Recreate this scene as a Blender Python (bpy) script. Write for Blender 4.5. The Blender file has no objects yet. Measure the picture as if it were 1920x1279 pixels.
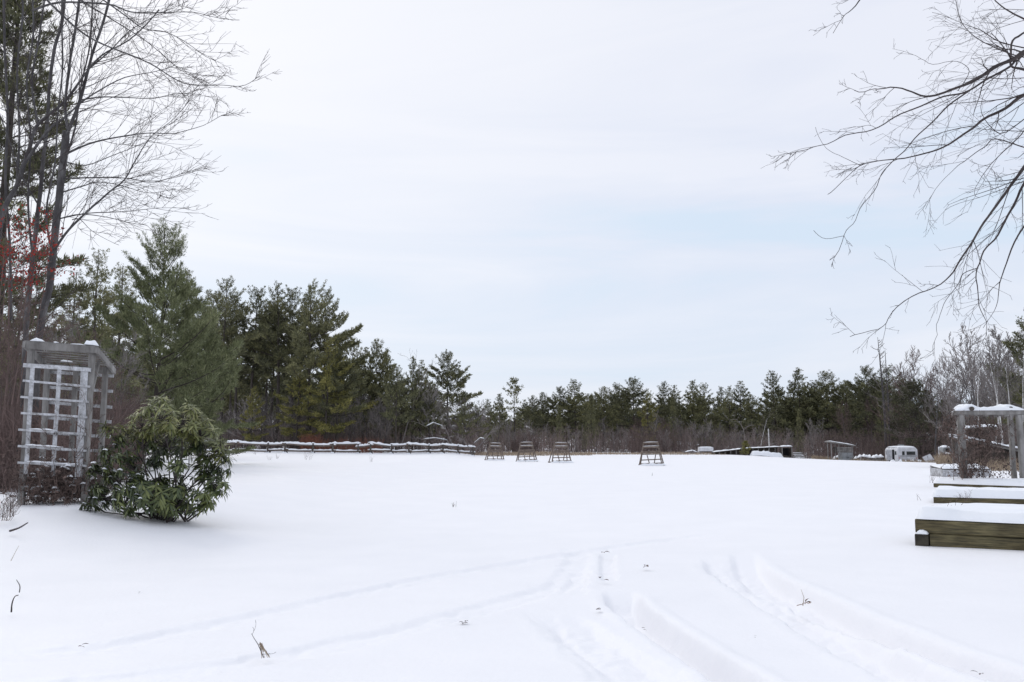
import bpy, math, random
import numpy as np
from mathutils import Vector
C = bpy.context.scene
COL = C.collection
PI = math.pi

# ------------------------------------------------------------------ camera
F = 1663.0                     # focal length in photograph pixels
EYE = 1.2
PITCH = math.atan((835 - 639.5) / F)
cam = bpy.data.cameras.new('camera'); cam_o = bpy.data.objects.new('camera', cam); COL.objects.link(cam_o)
cam.sensor_width = 36; cam.lens = 36 * F / 1920
cam.clip_start = 0.05; cam.clip_end = 4000
cam_o.location = (0, 0, EYE); cam_o.rotation_euler = (PI / 2 + PITCH, 0, 0)
C.camera = cam_o

# ------------------------------------------------------------------ sky and sun
SUN_EL, SUN_AZ = math.radians(38), math.radians(-35)     # azimuth from +Y towards +X
w = bpy.data.worlds.new('World'); C.world = w; w.use_nodes = True
nt = w.node_tree; N = nt.nodes; Lk = nt.links
for n in list(N): N.remove(n)
def wn(t, **k):
    n = N.new(t)
    for a, b in k.items(): setattr(n, a, b)
    return n
wo = wn('ShaderNodeOutputWorld')
sky = wn('ShaderNodeTexSky', sky_type='NISHITA', sun_disc=False, sun_elevation=SUN_EL, sun_rotation=SUN_AZ)
sky.air_density = 1.0; sky.dust_density = 1.5
bg_sky = wn('ShaderNodeBackground'); bg_sky.inputs['Strength'].default_value = 0.12
Lk.new(sky.outputs[0], bg_sky.inputs['Color'])
tc = wn('ShaderNodeTexCoord')
# the cloud sheet: a thin layered noise on the view direction, stretched sideways
mp = wn('ShaderNodeMapping'); mp.inputs['Scale'].default_value = (1.0, 1.0, 6.5)
mp.inputs['Location'].default_value = (0.35, 0.1, 0.55)
Lk.new(tc.outputs['Generated'], mp.inputs['Vector'])
n1 = wn('ShaderNodeTexNoise'); n1.inputs['Scale'].default_value = 1.5; n1.inputs['Detail'].default_value = 6; n1.inputs['Roughness'].default_value = 0.55
n1.inputs['Distortion'].default_value = 0.6
Lk.new(mp.outputs[0], n1.inputs['Vector'])
r1 = wn('ShaderNodeValToRGB')
r1.color_ramp.elements[0].position = 0.34; r1.color_ramp.elements[0].color = (0.70, 0.815, 0.955, 1)
_e = r1.color_ramp.elements.new(0.47); _e.color = (0.80, 0.84, 0.955, 1)
r1.color_ramp.elements[2].position = 0.62; r1.color_ramp.elements[2].color = (0.87, 0.895, 0.985, 1)
Lk.new(n1.outputs[0], r1.inputs[0])
# brighter towards the hidden sun (a veil glow of the cloud layer)
sd = Vector((math.sin(SUN_AZ) * math.cos(SUN_EL), math.cos(SUN_AZ) * math.cos(SUN_EL), math.sin(SUN_EL)))
dp = wn('ShaderNodeVectorMath', operation='DOT_PRODUCT'); dp.inputs[1].default_value = sd
nm = wn('ShaderNodeVectorMath', operation='NORMALIZE'); Lk.new(tc.outputs['Generated'], nm.inputs[0]); Lk.new(nm.outputs[0], dp.inputs[0])
mr = wn('ShaderNodeMapRange'); mr.inputs['From Min'].default_value = 0.62; mr.inputs['From Max'].default_value = 1.0
mr.inputs['To Min'].default_value = 0.0; mr.inputs['To Max'].default_value = 0.75; mr.interpolation_type = 'SMOOTHSTEP'
Lk.new(dp.outputs['Value'], mr.inputs['Value'])
mx = wn('ShaderNodeMix', data_type='RGBA'); mx.inputs[7].default_value = (0.97, 0.98, 1.02, 1)
Lk.new(mr.outputs[0], mx.inputs[0]); Lk.new(r1.outputs[0], mx.inputs[6])
sxyz = wn('ShaderNodeSeparateXYZ'); Lk.new(nm.outputs[0], sxyz.inputs[0])
lowm = wn('ShaderNodeMapRange', interpolation_type='SMOOTHSTEP'); lowm.inputs['From Min'].default_value = 0.05; lowm.inputs['From Max'].default_value = 0.40
lowm.inputs['To Min'].default_value = 0.62; lowm.inputs['To Max'].default_value = 0.0; Lk.new(sxyz.outputs['Z'], lowm.inputs['Value'])
r3 = wn('ShaderNodeValToRGB'); r3.color_ramp.elements[0].position = 0.40; r3.color_ramp.elements[0].color = (1, 1, 1, 1); r3.color_ramp.elements[1].position = 0.62; r3.color_ramp.elements[1].color = (0.25, 0.25, 0.25, 1)
Lk.new(n1.outputs[0], r3.inputs[0])
lm2 = wn('ShaderNodeMath', operation='MULTIPLY'); Lk.new(lowm.outputs[0], lm2.inputs[0]); Lk.new(r3.outputs[0], lm2.inputs[1])
mlow = wn('ShaderNodeMix', data_type='RGBA'); mlow.inputs[7].default_value = (0.70, 0.81, 0.95, 1); Lk.new(lm2.outputs[0], mlow.inputs[0]); Lk.new(mx.outputs[2], mlow.inputs[6])
zen = wn('ShaderNodeMapRange', interpolation_type='SMOOTHSTEP'); zen.inputs['From Min'].default_value = 0.46; zen.inputs['From Max'].default_value = 0.95
zen.inputs['To Min'].default_value = 1.0; zen.inputs['To Max'].default_value = 1.16; Lk.new(sxyz.outputs['Z'], zen.inputs['Value'])
bg_cl = wn('ShaderNodeBackground'); Lk.new(zen.outputs[0], bg_cl.inputs['Strength'])
Lk.new(mlow.outputs[2], bg_cl.inputs['Color'])
ms = wn('ShaderNodeMixShader'); ms.inputs[0].default_value = 0.92
Lk.new(bg_sky.outputs[0], ms.inputs[1]); Lk.new(bg_cl.outputs[0], ms.inputs[2]); Lk.new(ms.outputs[0], wo.inputs['Surface'])

sl = bpy.data.lights.new('sun', 'SUN'); sl.energy = 0.78; sl.angle = math.radians(22); sl.color = (1.0, 0.96, 0.9)
so = bpy.data.objects.new('sun', sl); COL.objects.link(so)
so.rotation_euler = (-sd).to_track_quat('-Z', 'Y').to_euler(); so.location = (0, 0, 60)
C.view_settings.view_transform = 'Standard'; C.view_settings.look = 'None'
C.view_settings.exposure = 0.0; C.view_settings.gamma = 1.0
C.render.engine = 'CYCLES'
C.cycles.max_bounces = 6; C.cycles.diffuse_bounces = 3; C.cycles.glossy_bounces = 2; C.cycles.transparent_max_bounces = 4

# ------------------------------------------------------------------ placing
def ray(px, py):
    sx = (px - 959.5) / F; sy = (639.5 - py) / F
    c, s = math.cos(PITCH), math.sin(PITCH)
    return np.array([sx, c - sy * s, s + sy * c])
def P(px, py, D):
    r = ray(px, py); t = D / r[1]
    return np.array([r[0] * t, D, EYE + r[2] * t])
def S(a, b, x):
    t = np.clip((np.asarray(x, float) - a) / (b - a), 0, 1); return t * t * (3 - 2 * t)
def gz(x, y):
    z = 0.31 * S(-3.2, -7.0, x) * S(7, 13, y) + 0.26 * S(-8, -35, x) * S(60, 88, y)
    z = z + 0.12 * S(85, 120, y) - 0.85 * S(25, 41, x) * S(45, 95, y)
    z = z + 0.02 * np.sin(np.asarray(x) * 0.31 + 1) * np.sin(np.asarray(y) * 0.23)
    return z
def gzf(x, y): return float(gz(x, y))
def G(px, py):
    r = ray(px, py); lo = None
    D = 1.0; prev = 1.0
    while D < 400:
        p = EYE + r[2] * D / r[1]
        if p <= gzf(r[0] * D / r[1], D):
            a, b = prev, D
            for _ in range(30):
                m = (a + b) / 2
                if EYE + r[2] * m / r[1] <= gzf(r[0] * m / r[1], m): b = m
                else: a = m
            D = b; break
        prev = D; D *= 1.02
    x = r[0] * D / r[1]
    return np.array([x, D, gzf(x, D)])
def at(px, D):
    x = (px - 959.5) / F * D / 1.007
    return np.array([x, D, gzf(x, D)])

# ------------------------------------------------------------------ mesh helpers
class MB:
    def __init__(s): s.v = []; s.f = {3: [], 4: []}; s.n = 0
    def add(s, V, Fc):
        V = np.asarray(V, float).reshape(-1, 3); Fc = np.asarray(Fc, int)
        s.v.append(V); s.f[Fc.shape[1]].append(Fc + s.n); s.n += len(V)
    def box(s, c, sz, R=None):
        h = np.array(sz) / 2
        V = np.array([[x, y, z] for x in (-1, 1) for y in (-1, 1) for z in (-1, 1)]) * h
        if R is not None: V = V @ np.asarray(R).T
        V = V + np.asarray(c)
        s.add(V, [[0, 1, 3, 2], [4, 6, 7, 5], [0, 4, 5, 1], [2, 3, 7, 6], [0, 2, 6, 4], [1, 5, 7, 3]])
    def beam(s, a, b, w, h, up=(0, 0, 1), chamfer=0.12, wob=0.0):
        """a squared timber from a to b with small chamfers; w across, h along up"""
        a = np.asarray(a, float); b = np.asarray(b, float); d = b - a; L = np.linalg.norm(d); d = d / L
        up = np.asarray(up, float); x = np.cross(d, up)
        if np.linalg.norm(x) < 1e-4: x = np.cross(d, (1, 0, 0))
        x /= np.linalg.norm(x); u = np.cross(x, d)
        ch = chamfer * min(w, h)
        pr = np.array([[-w/2+ch, -h/2], [w/2-ch, -h/2], [w/2, -h/2+ch], [w/2, h/2-ch], [w/2-ch, h/2], [-w/2+ch, h/2], [-w/2, h/2-ch], [-w/2, -h/2+ch]])
        n = max(2, int(L / 0.35) + 1) if wob else 2
        rings = []
        for i in range(n):
            t = i / (n - 1); c = a + d * L * t
            if wob and 0 < i < n - 1: c = c + x * random.uniform(-wob, wob) + u * random.uniform(-wob, wob)
            rings.append(c + pr[:, :1] * x + pr[:, 1:] * u)
        s.loft(rings)
    def loft(s, rings, cap=True, closed=True):
        rings = np.array(rings); m, k = rings.shape[:2]
        Fs = []
        for i in range(m - 1):
            for j in range(k if closed else k - 1):
                j2 = (j + 1) % k
                Fs.append([i*k+j, i*k+j2, (i+1)*k+j2, (i+1)*k+j])
        V = rings.reshape(-1, 3)
        n0 = s.n
        s.add(V, Fs)
        if cap:
            for i, rv in ((0, True), (m - 1, False)):
                c = rings[i].mean(0); ids = [i*k+j for j in range(k)]
                V2 = np.vstack([rings[i], c]); Fc = [[j, (j+1) % k, k] for j in range(k)]
                if rv: Fc = [f[::-1] for f in Fc]
                s.add(V2, Fc)
    def tube(s, pts, rad, n=7, rough=0.0):
        pts = np.asarray(pts, float); rad = np.asarray(rad, float); rings = []
        T = np.gradient(pts, axis=0); T /= np.linalg.norm(T, axis=1)[:, None] + 1e-9
        u = np.cross(T[0], (0.3, 0.9, 0.2)); u /= np.linalg.norm(u)
        for i in range(len(pts)):
            u = u - T[i] * (u @ T[i]); u /= np.linalg.norm(u); v = np.cross(T[i], u)
            rr = rad[i] * (1 + rough * np.random.uniform(-1, 1, n))
            a = np.arange(n) * 2 * PI / n
            rings.append(pts[i] + (np.cos(a) * rr)[:, None] * u + (np.sin(a) * rr)[:, None] * v)
        s.loft(rings)
    def segs(s, A, B, RA, RB, n=3):
        A = np.asarray(A); B = np.asarray(B); RA = np.asarray(RA); RB = np.asarray(RB)
        if not len(A): return
        d = B - A; d = d / (np.linalg.norm(d, axis=1)[:, None] + 1e-9)
        ref = np.where(np.abs(d[:, 2:3]) > 0.9, [[1., 0, 0]], [[0, 0, 1.]])
        u = np.cross(d, ref); u /= np.linalg.norm(u, axis=1)[:, None]; v = np.cross(d, u)
        V = np.empty((len(A), 2 * n, 3))
        for k in range(n):
            o = math.cos(2*PI*k/n) * u + math.sin(2*PI*k/n) * v
            V[:, k] = A - d * RA[:, None] * 0.4 + o * RA[:, None]; V[:, n + k] = B + d * RB[:, None] * 0.4 + o * RB[:, None]
        base = np.arange(len(A))[:, None, None] * 2 * n
        f = np.array([[k, (k+1) % n, n + (k+1) % n, n + k] for k in range(n)])[None]
        s.add(V.reshape(-1, 3), (base + f).reshape(-1, 4))
    def ridge(s, pts, wd, ht, jit=0.25, seg=None, side=None):
        """a heap of snow lying along a line"""
        pts = np.asarray(pts, float)
        d = np.linalg.norm(np.diff(pts, axis=0), axis=1); t = np.r_[0, np.cumsum(d)]
        n = seg or max(6, int(t[-1] / max(wd * 0.7, 0.05)))
        tt = np.linspace(0, t[-1], n); q = np.stack([np.interp(tt, t, pts[:, i]) for i in range(3)], 1)
        T = np.gradient(q, axis=0); T /= np.linalg.norm(T, axis=1)[:, None]
        x = np.cross(T, (0, 0, 1.)) if side is None else np.tile(np.asarray(side, float), (n, 1))
        x /= np.linalg.norm(x, axis=1)[:, None]
        rings = []
        for i in range(n):
            e = 0.25 if i in (0, n - 1) else (0.85 if i in (1, n - 2) else 1.0)
            hh = ht * e * (1 + jit * random.uniform(-1, 1)); ww = wd * (0.8 if e < 0.5 else 1) * (1 + jit * 0.35 * random.uniform(-1, 1))
            a = np.linspace(0, PI, 7)
            prof = np.stack([np.cos(a) * ww / 2, np.sin(a) ** 0.7 * hh], 1)
            prof = np.vstack([prof, [[-ww * 0.35, -0.004], [ww * 0.35, -0.004]]])
            rings.append(q[i] + prof[:, :1] * x[i] + prof[:, 1:] * np.array([0, 0, 1.]))
        s.loft(rings)
    def build(s, name, mat, parent=None, origin=None, smooth=False):
        V = np.vstack(s.v)
        o = origin if origin is not None else (np.array(parent.location) if (parent is not None and parent.get('_w')) else None)
        if o is None and parent is not None and parent.parent is not None and parent.get('_pw') is not None: o = np.array(parent['_pw'])
        if o is not None: V = V - np.asarray(o)
        me = bpy.data.meshes.new(name)
        q3 = np.vstack(s.f[3]) if s.f[3] else np.zeros((0, 3), int); q4 = np.vstack(s.f[4]) if s.f[4] else np.zeros((0, 4), int)
        me.vertices.add(len(V)); me.vertices.foreach_set('co', V.astype(np.float32).ravel())
        me.loops.add(q3.size + q4.size); me.loops.foreach_set('vertex_index', np.r_[q3.ravel(), q4.ravel()].astype(np.int32))
        me.polygons.add(len(q3) + len(q4))
        st = np.r_[np.arange(len(q3)) * 3, len(q3) * 3 + np.arange(len(q4)) * 4]
        me.polygons.foreach_set('loop_start', st.astype(np.int32))
        me.polygons.foreach_set('use_smooth', np.full(len(st), smooth))
        me.update(calc_edges=True); me.validate()
        me.materials.append(mat)
        ob = bpy.data.objects.new(name, me); COL.objects.link(ob)
        if parent is not None:
            ob.parent = parent
            pw = parent.get('_pw') if parent.get('_pw') is not None else (list(parent.location) if parent.get('_w') else None)
            if pw is not None: ob['_pw'] = list(pw)
        elif origin is not None: ob.location = origin
        return ob
def thing(name, label, cat, loc=(0, 0, 0), group=None, world=True, rz=0):
    o = bpy.data.objects.new(name, None); COL.objects.link(o); o.empty_display_size = 0.2
    o.location = [float(a) for a in loc]; o.rotation_euler = (0, 0, rz); o['label'] = label; o['category'] = cat
    if world: o['_w'] = 1
    if group: o['group'] = group
    return o
def tag(o, label=None, cat=None, group=None, kind=None):
    for k, v in (('label', label), ('category', cat), ('group', group), ('kind', kind)):
        if v: o[k] = v
    return o
def copy_tree(o, parent=None):
    c = o.copy(); COL.objects.link(c); c.parent = parent
    for ch in list(o.children): copy_tree(ch, c)
    return c
def rotm(rx, ry, rz):
    from mathutils import Euler
    return np.array(Euler((rx, ry, rz)).to_matrix())

# ------------------------------------------------------------------ materials
def mat(name, rough=0.85, spec=0.3):
    m = bpy.data.materials.new(name); m.use_nodes = True
    b = m.node_tree.nodes['Principled BSDF']; b.inputs['Roughness'].default_value = rough
    b.inputs['Specular IOR Level'].default_value = spec
    return m, m.node_tree.nodes, m.node_tree.links, b
def ramp(nodes, stops):
    r = nodes.new('ShaderNodeValToRGB'); e = r.color_ramp.elements
    while len(e) < len(stops): e.new(0.5)
    for i, (p, c) in enumerate(stops): e[i].position = p; e[i].color = (*c, 1)
    return r
def noisy(name, stops, scale=6, stretch=(1, 1, 1), detail=6, rough=0.85, bump=0.0, bscale=30, island=0.0, objrand=0.0, spec=0.3, rgh=0.6, tint=None):
    """procedural colour: noise through a ramp, with optional per-piece and per-object value shifts"""
    m, n, l, b = mat(name, rough, spec)
    t = n.new('ShaderNodeTexCoord'); mp = n.new('ShaderNodeMapping'); mp.inputs['Scale'].default_value = stretch
    l.new(t.outputs['Object'], mp.inputs['Vector'])
    nz = n.new('ShaderNodeTexNoise'); nz.inputs['Scale'].default_value = scale; nz.inputs['Detail'].default_value = detail; nz.inputs['Roughness'].default_value = rgh
    l.new(mp.outputs[0], nz.inputs['Vector'])
    fac = nz.outputs[0]
    if island:
        g = n.new('ShaderNodeNewGeometry'); ma = n.new('ShaderNodeMath'); ma.operation = 'MULTIPLY_ADD'
        ma.inputs[1].default_value = island; l.new(g.outputs['Random Per Island'], ma.inputs[0])
        sb = n.new('ShaderNodeMath'); sb.operation = 'SUBTRACT'; sb.inputs[1].default_value = island / 2
        l.new(fac, ma.inputs[2]); l.new(ma.outputs[0], sb.inputs[0]); fac = sb.outputs[0]
    if objrand:
        g = n.new('ShaderNodeObjectInfo'); ma = n.new('ShaderNodeMath'); ma.operation = 'MULTIPLY_ADD'
        ma.inputs[1].default_value = objrand; l.new(g.outputs['Random'], ma.inputs[0])
        sb = n.new('ShaderNodeMath'); sb.operation = 'SUBTRACT'; sb.inputs[1].default_value = objrand / 2
        l.new(fac, ma.inputs[2]); l.new(ma.outputs[0], sb.inputs[0]); fac = sb.outputs[0]
    r = ramp(n, stops); l.new(fac, r.inputs[0]); l.new(r.outputs[0], b.inputs['Base Color'])
    if bump:
        z2 = n.new('ShaderNodeTexNoise'); z2.inputs['Scale'].default_value = bscale; z2.inputs['Detail'].default_value = 5
        l.new(mp.outputs[0], z2.inputs['Vector'])
        bp = n.new('ShaderNodeBump'); bp.inputs['Strength'].default_value = bump; bp.inputs['Distance'].default_value = 0.02
        l.new(z2.outputs[0], bp.inputs['Height']); l.new(bp.outputs[0], b.inputs['Normal'])
    return m
M = {}
M['snow'] = noisy('snow', [(0.3, (0.872, 0.868, 0.885)), (0.7, (0.905, 0.898, 0.912))], 0.9, rough=0.55, bump=0.22, bscale=26, spec=0.25, detail=3)
M['snow_cap'] = noisy('snow_cap', [(0.3, (0.84, 0.86, 0.895)), (0.7, (0.90, 0.91, 0.93))], 3, rough=0.6, bump=0.25, bscale=25, spec=0.2)
pn = [(0.22, (0.060, 0.064, 0.038)), (0.5, (0.150, 0.150, 0.078)), (0.80, (0.28, 0.265, 0.125))]
M['needles'] = noisy('pine_needles', pn, 0.8, island=0.35, objrand=0.18, rough=0.6, spec=0.25)
M['needles_near'] = noisy('pine_needles_near', [(0.22, (0.080, 0.086, 0.046)), (0.5, (0.165, 0.185, 0.090)), (0.78, (0.29, 0.30, 0.16))], 1.2, island=0.4, rough=0.6, spec=0.25)
M['needles_yellow'] = noisy('pine_needles_yellow', [(0.25, (0.07, 0.070, 0.028)), (0.5, (0.185, 0.175, 0.058)), (0.75, (0.34, 0.30, 0.095))], 0.7, island=0.35, rough=0.6, spec=0.25)
M['bark_pine'] = noisy('pine_bark', [(0.3, (0.035, 0.030, 0.026)), (0.7, (0.095, 0.080, 0.070))], 5, (1, 1, 0.25), bump=0.6, bscale=12)
M['bark_grey'] = noisy('grey_bark', [(0.3, (0.042, 0.038, 0.040)), (0.55, (0.092, 0.087, 0.088)), (0.75, (0.19, 0.185, 0.185))], 6, (1, 1, 0.35), bump=0.5, bscale=18)
M['twig_dark'] = noisy('dark_twigs', [(0.3, (0.035, 0.028, 0.028)), (0.7, (0.085, 0.070, 0.068))], 4)
M['twig_grey'] = noisy('grey_twigs', [(0.3, (0.13, 0.115, 0.110)), (0.7, (0.29, 0.262, 0.25))], 1.5, objrand=0.35, island=0.2)
M['twig_red'] = noisy('reddish_twigs', [(0.3, (0.085, 0.062, 0.056)), (0.7, (0.18, 0.125, 0.112))], 1.5, objrand=0.25, island=0.3)
M['brush'] = noisy('brush_stems', [(0.3, (0.080, 0.064, 0.060)), (0.5, (0.155, 0.118, 0.108)), (0.7, (0.25, 0.19, 0.172))], 0.06, (1, 1, 0.2), island=0.4)
M['red_brush'] = noisy('red_stems', [(0.3, (0.12, 0.050, 0.034)), (0.7, (0.27, 0.115, 0.075))], 1.0, island=0.3)
M['berry'] = noisy('red_berries', [(0.3, (0.16, 0.018, 0.014)), (0.7, (0.42, 0.050, 0.034))], 5, island=0.4)
M['dead_leaf'] = noisy('dead_leaf', [(0.3, (0.10, 0.055, 0.035)), (0.7, (0.28, 0.15, 0.085))], 5, island=0.5)
M['vine'] = noisy('vine_brown', [(0.3, (0.055, 0.042, 0.038)), (0.7, (0.19, 0.135, 0.115))], 5, island=0.5)
M['birch'] = noisy('birch_bark', [(0.33, (0.10, 0.09, 0.085)), (0.43, (0.40, 0.39, 0.38)), (0.60, (0.68, 0.67, 0.66))], 3.5, (1, 1, 3.5), objrand=0.1)
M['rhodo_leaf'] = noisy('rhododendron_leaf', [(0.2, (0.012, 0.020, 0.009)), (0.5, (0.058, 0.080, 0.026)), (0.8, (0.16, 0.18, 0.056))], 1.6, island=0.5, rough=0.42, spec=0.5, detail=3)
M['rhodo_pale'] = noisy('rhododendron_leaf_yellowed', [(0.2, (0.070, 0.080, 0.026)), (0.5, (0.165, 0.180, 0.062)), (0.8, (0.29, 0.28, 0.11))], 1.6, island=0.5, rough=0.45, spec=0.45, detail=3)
M['wood_grey'] = noisy('weathered_wood', [(0.28, (0.10, 0.093, 0.088)), (0.5, (0.22, 0.21, 0.20)), (0.75, (0.36, 0.35, 0.34))], 5, (1, 1, 0.35), bump=0.5, bscale=40)
M['wood_dark'] = noisy('dark_wood', [(0.3, (0.05, 0.042, 0.036)), (0.7, (0.14, 0.12, 0.105))], 6, bump=0.4)
M['wood_stand'] = noisy('stand_wood', [(0.3, (0.095, 0.074, 0.060)), (0.7, (0.23, 0.185, 0.155))], 5, bump=0.4)
M['paint_white'] = noisy('flaking_white_paint', [(0.34, (0.20, 0.195, 0.19)), (0.46, (0.40, 0.40, 0.41)), (0.62, (0.60, 0.61, 0.64))], 11, (1, 1, 0.8), bump=0.35, bscale=40, rgh=0.75)
M['grass_tan'] = noisy('dry_grass', [(0.3, (0.20, 0.15, 0.11)), (0.7, (0.42, 0.335, 0.24))], 3, island=0.5)
M['metal_grey'] = noisy('grey_sheet', [(0.3, (0.17, 0.18, 0.185)), (0.7, (0.28, 0.29, 0.30))], 3, rough=0.6)
M['camper'] = noisy('camper_paint', [(0.3, (0.50, 0.50, 0.52)), (0.6, (0.72, 0.73, 0.76))], 2.5, rough=0.5, spec=0.4)
M['glass'] = noisy('dark_glass', [(0.3, (0.02, 0.025, 0.025)), (0.7, (0.06, 0.065, 0.065))], 2, rough=0.12, spec=0.6)
M['black'] = noisy('black_and_inner_shade', [(0.3, (0.010, 0.010, 0.012)), (0.7, (0.025, 0.024, 0.026))], 3)  # near-black for painted shade inside openings, also the wheel and handles
def timber_mat():
    m, n, l, b = mat('pressure_treated_timber', 0.8)
    t = n.new('ShaderNodeTexCoord'); mp = n.new('ShaderNodeMapping'); mp.inputs['Scale'].default_value = (0.7, 0.7, 9)
    mp.inputs['Rotation'].default_value = (0, 0, 0.62)
    l.new(t.outputs['Object'], mp.inputs['Vector'])
    a = n.new('ShaderNodeTexNoise'); a.inputs['Scale'].default_value = 5; a.inputs['Detail'].default_value = 7; a.inputs['Roughness'].default_value = 0.65
    l.new(mp.outputs[0], a.inputs['Vector'])
    r = ramp(n, [(0.3, (0.035, 0.030, 0.021)), (0.5, (0.110, 0.094, 0.052)), (0.72, (0.22, 0.185, 0.10))]); l.new(a.outputs[0], r.inputs[0])
    c = n.new('ShaderNodeTexNoise'); c.inputs['Scale'].default_value = 2.2; c.inputs['Detail'].default_value = 4
    l.new(t.outputs['Object'], c.inputs['Vector'])
    r2 = ramp(n, [(0.36, (0.18, 0.17, 0.17)), (0.48, (0.7, 0.66, 0.6)), (0.64, (1, 1, 0.95))]); l.new(c.outputs[0], r2.inputs[0])
    mx = n.new('ShaderNodeMix'); mx.data_type = 'RGBA'; mx.blend_type = 'MULTIPLY'; mx.inputs[0].default_value = 0.85
    l.new(r.outputs[0], mx.inputs[6]); l.new(r2.outputs[0], mx.inputs[7]); l.new(mx.outputs[2], b.inputs['Base Color'])
    bp = n.new('ShaderNodeBump'); bp.inputs['Strength'].default_value = 0.5; bp.inputs['Distance'].default_value = 0.01
    l.new(a.outputs[0], bp.inputs['Height']); l.new(bp.outputs[0], b.inputs['Normal'])
    return m
M['timber'] = timber_mat()
M['corner'] = noisy('dark_rotted_timber', [(0.35, (0.018, 0.016, 0.013)), (0.7, (0.075, 0.066, 0.048))], 7, bump=0.5)

# ------------------------------------------------------------------ ground: one sheet of snow, with the wheel tracks pressed in
def vnoise(x, y, s, seed):
    rg = np.random.RandomState(seed); T = rg.rand(256, 256)
    u = x / s + 1000; v = y / s + 1000; i = np.floor(u).astype(int); j = np.floor(v).astype(int); fu = u - i; fv = v - j
    fu = fu * fu * (3 - 2 * fu); fv = fv * fv * (3 - 2 * fv)
    g = lambda a, b: T[a % 256, b % 256]
    return (g(i, j) * (1 - fu) + g(i+1, j) * fu) * (1 - fv) + (g(i, j+1) * (1 - fu) + g(i+1, j+1) * fu) * fv - 0.5
TR = [  # pixel line, half width in m, depth in m, raggedness
    ([(1392, 1032), (1405, 1060), (1440, 1085), (1500, 1112), (1560, 1142), (1640, 1177), (1740, 1217), (1850, 1257), (1960, 1296)], 0.15, 0.165, 0.22),
    ([(1342, 1040), (1360, 1070), (1420, 1107), (1500, 1152), (1590, 1202), (1680, 1247), (1770, 1292)], 0.16, 0.115, 0.5),
    ([(1160, 1102), (1172, 1130), (1215, 1162), (1260, 1192), (1320, 1232), (1400, 1282)], 0.13, 0.17, 0.25),
    ([(1045, 1150), (1100, 1192), (1150, 1227), (1210, 1267), (1250, 1296)], 0.17, 0.055, 0.8),
    ([(1000, 1135), (1050, 1190), (1100, 1235), (1150, 1280)], 0.10, 0.014, 1.0),
    ([(-60, 1228), (200, 1205), (400, 1165), (600, 1120), (800, 1075), (1000, 1042), (1200, 1012), (1420, 985)], 0.15, 0.027, 1.0),
    ([(-60, 1285), (200, 1275), (450, 1240), (700, 1190), (900, 1140), (1060, 1085), (1085, 1040), (1070, 1010)], 0.15, 0.027, 1.0),
    ([(1140, 1032), (1138, 1055), (1144, 1085)], 0.08, 0.035, 0.6),
    ([(1090, 1060), (1080, 1085), (1075, 1110)], 0.10, 0.025, 1.0),
    ([(415, 866), (520, 876), (640, 890), (760, 902)], 0.18, 0.05, 0.6),
    ([(430, 884), (540, 896), (660, 910), (780, 922)], 0.18, 0.04, 0.6)]
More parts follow.
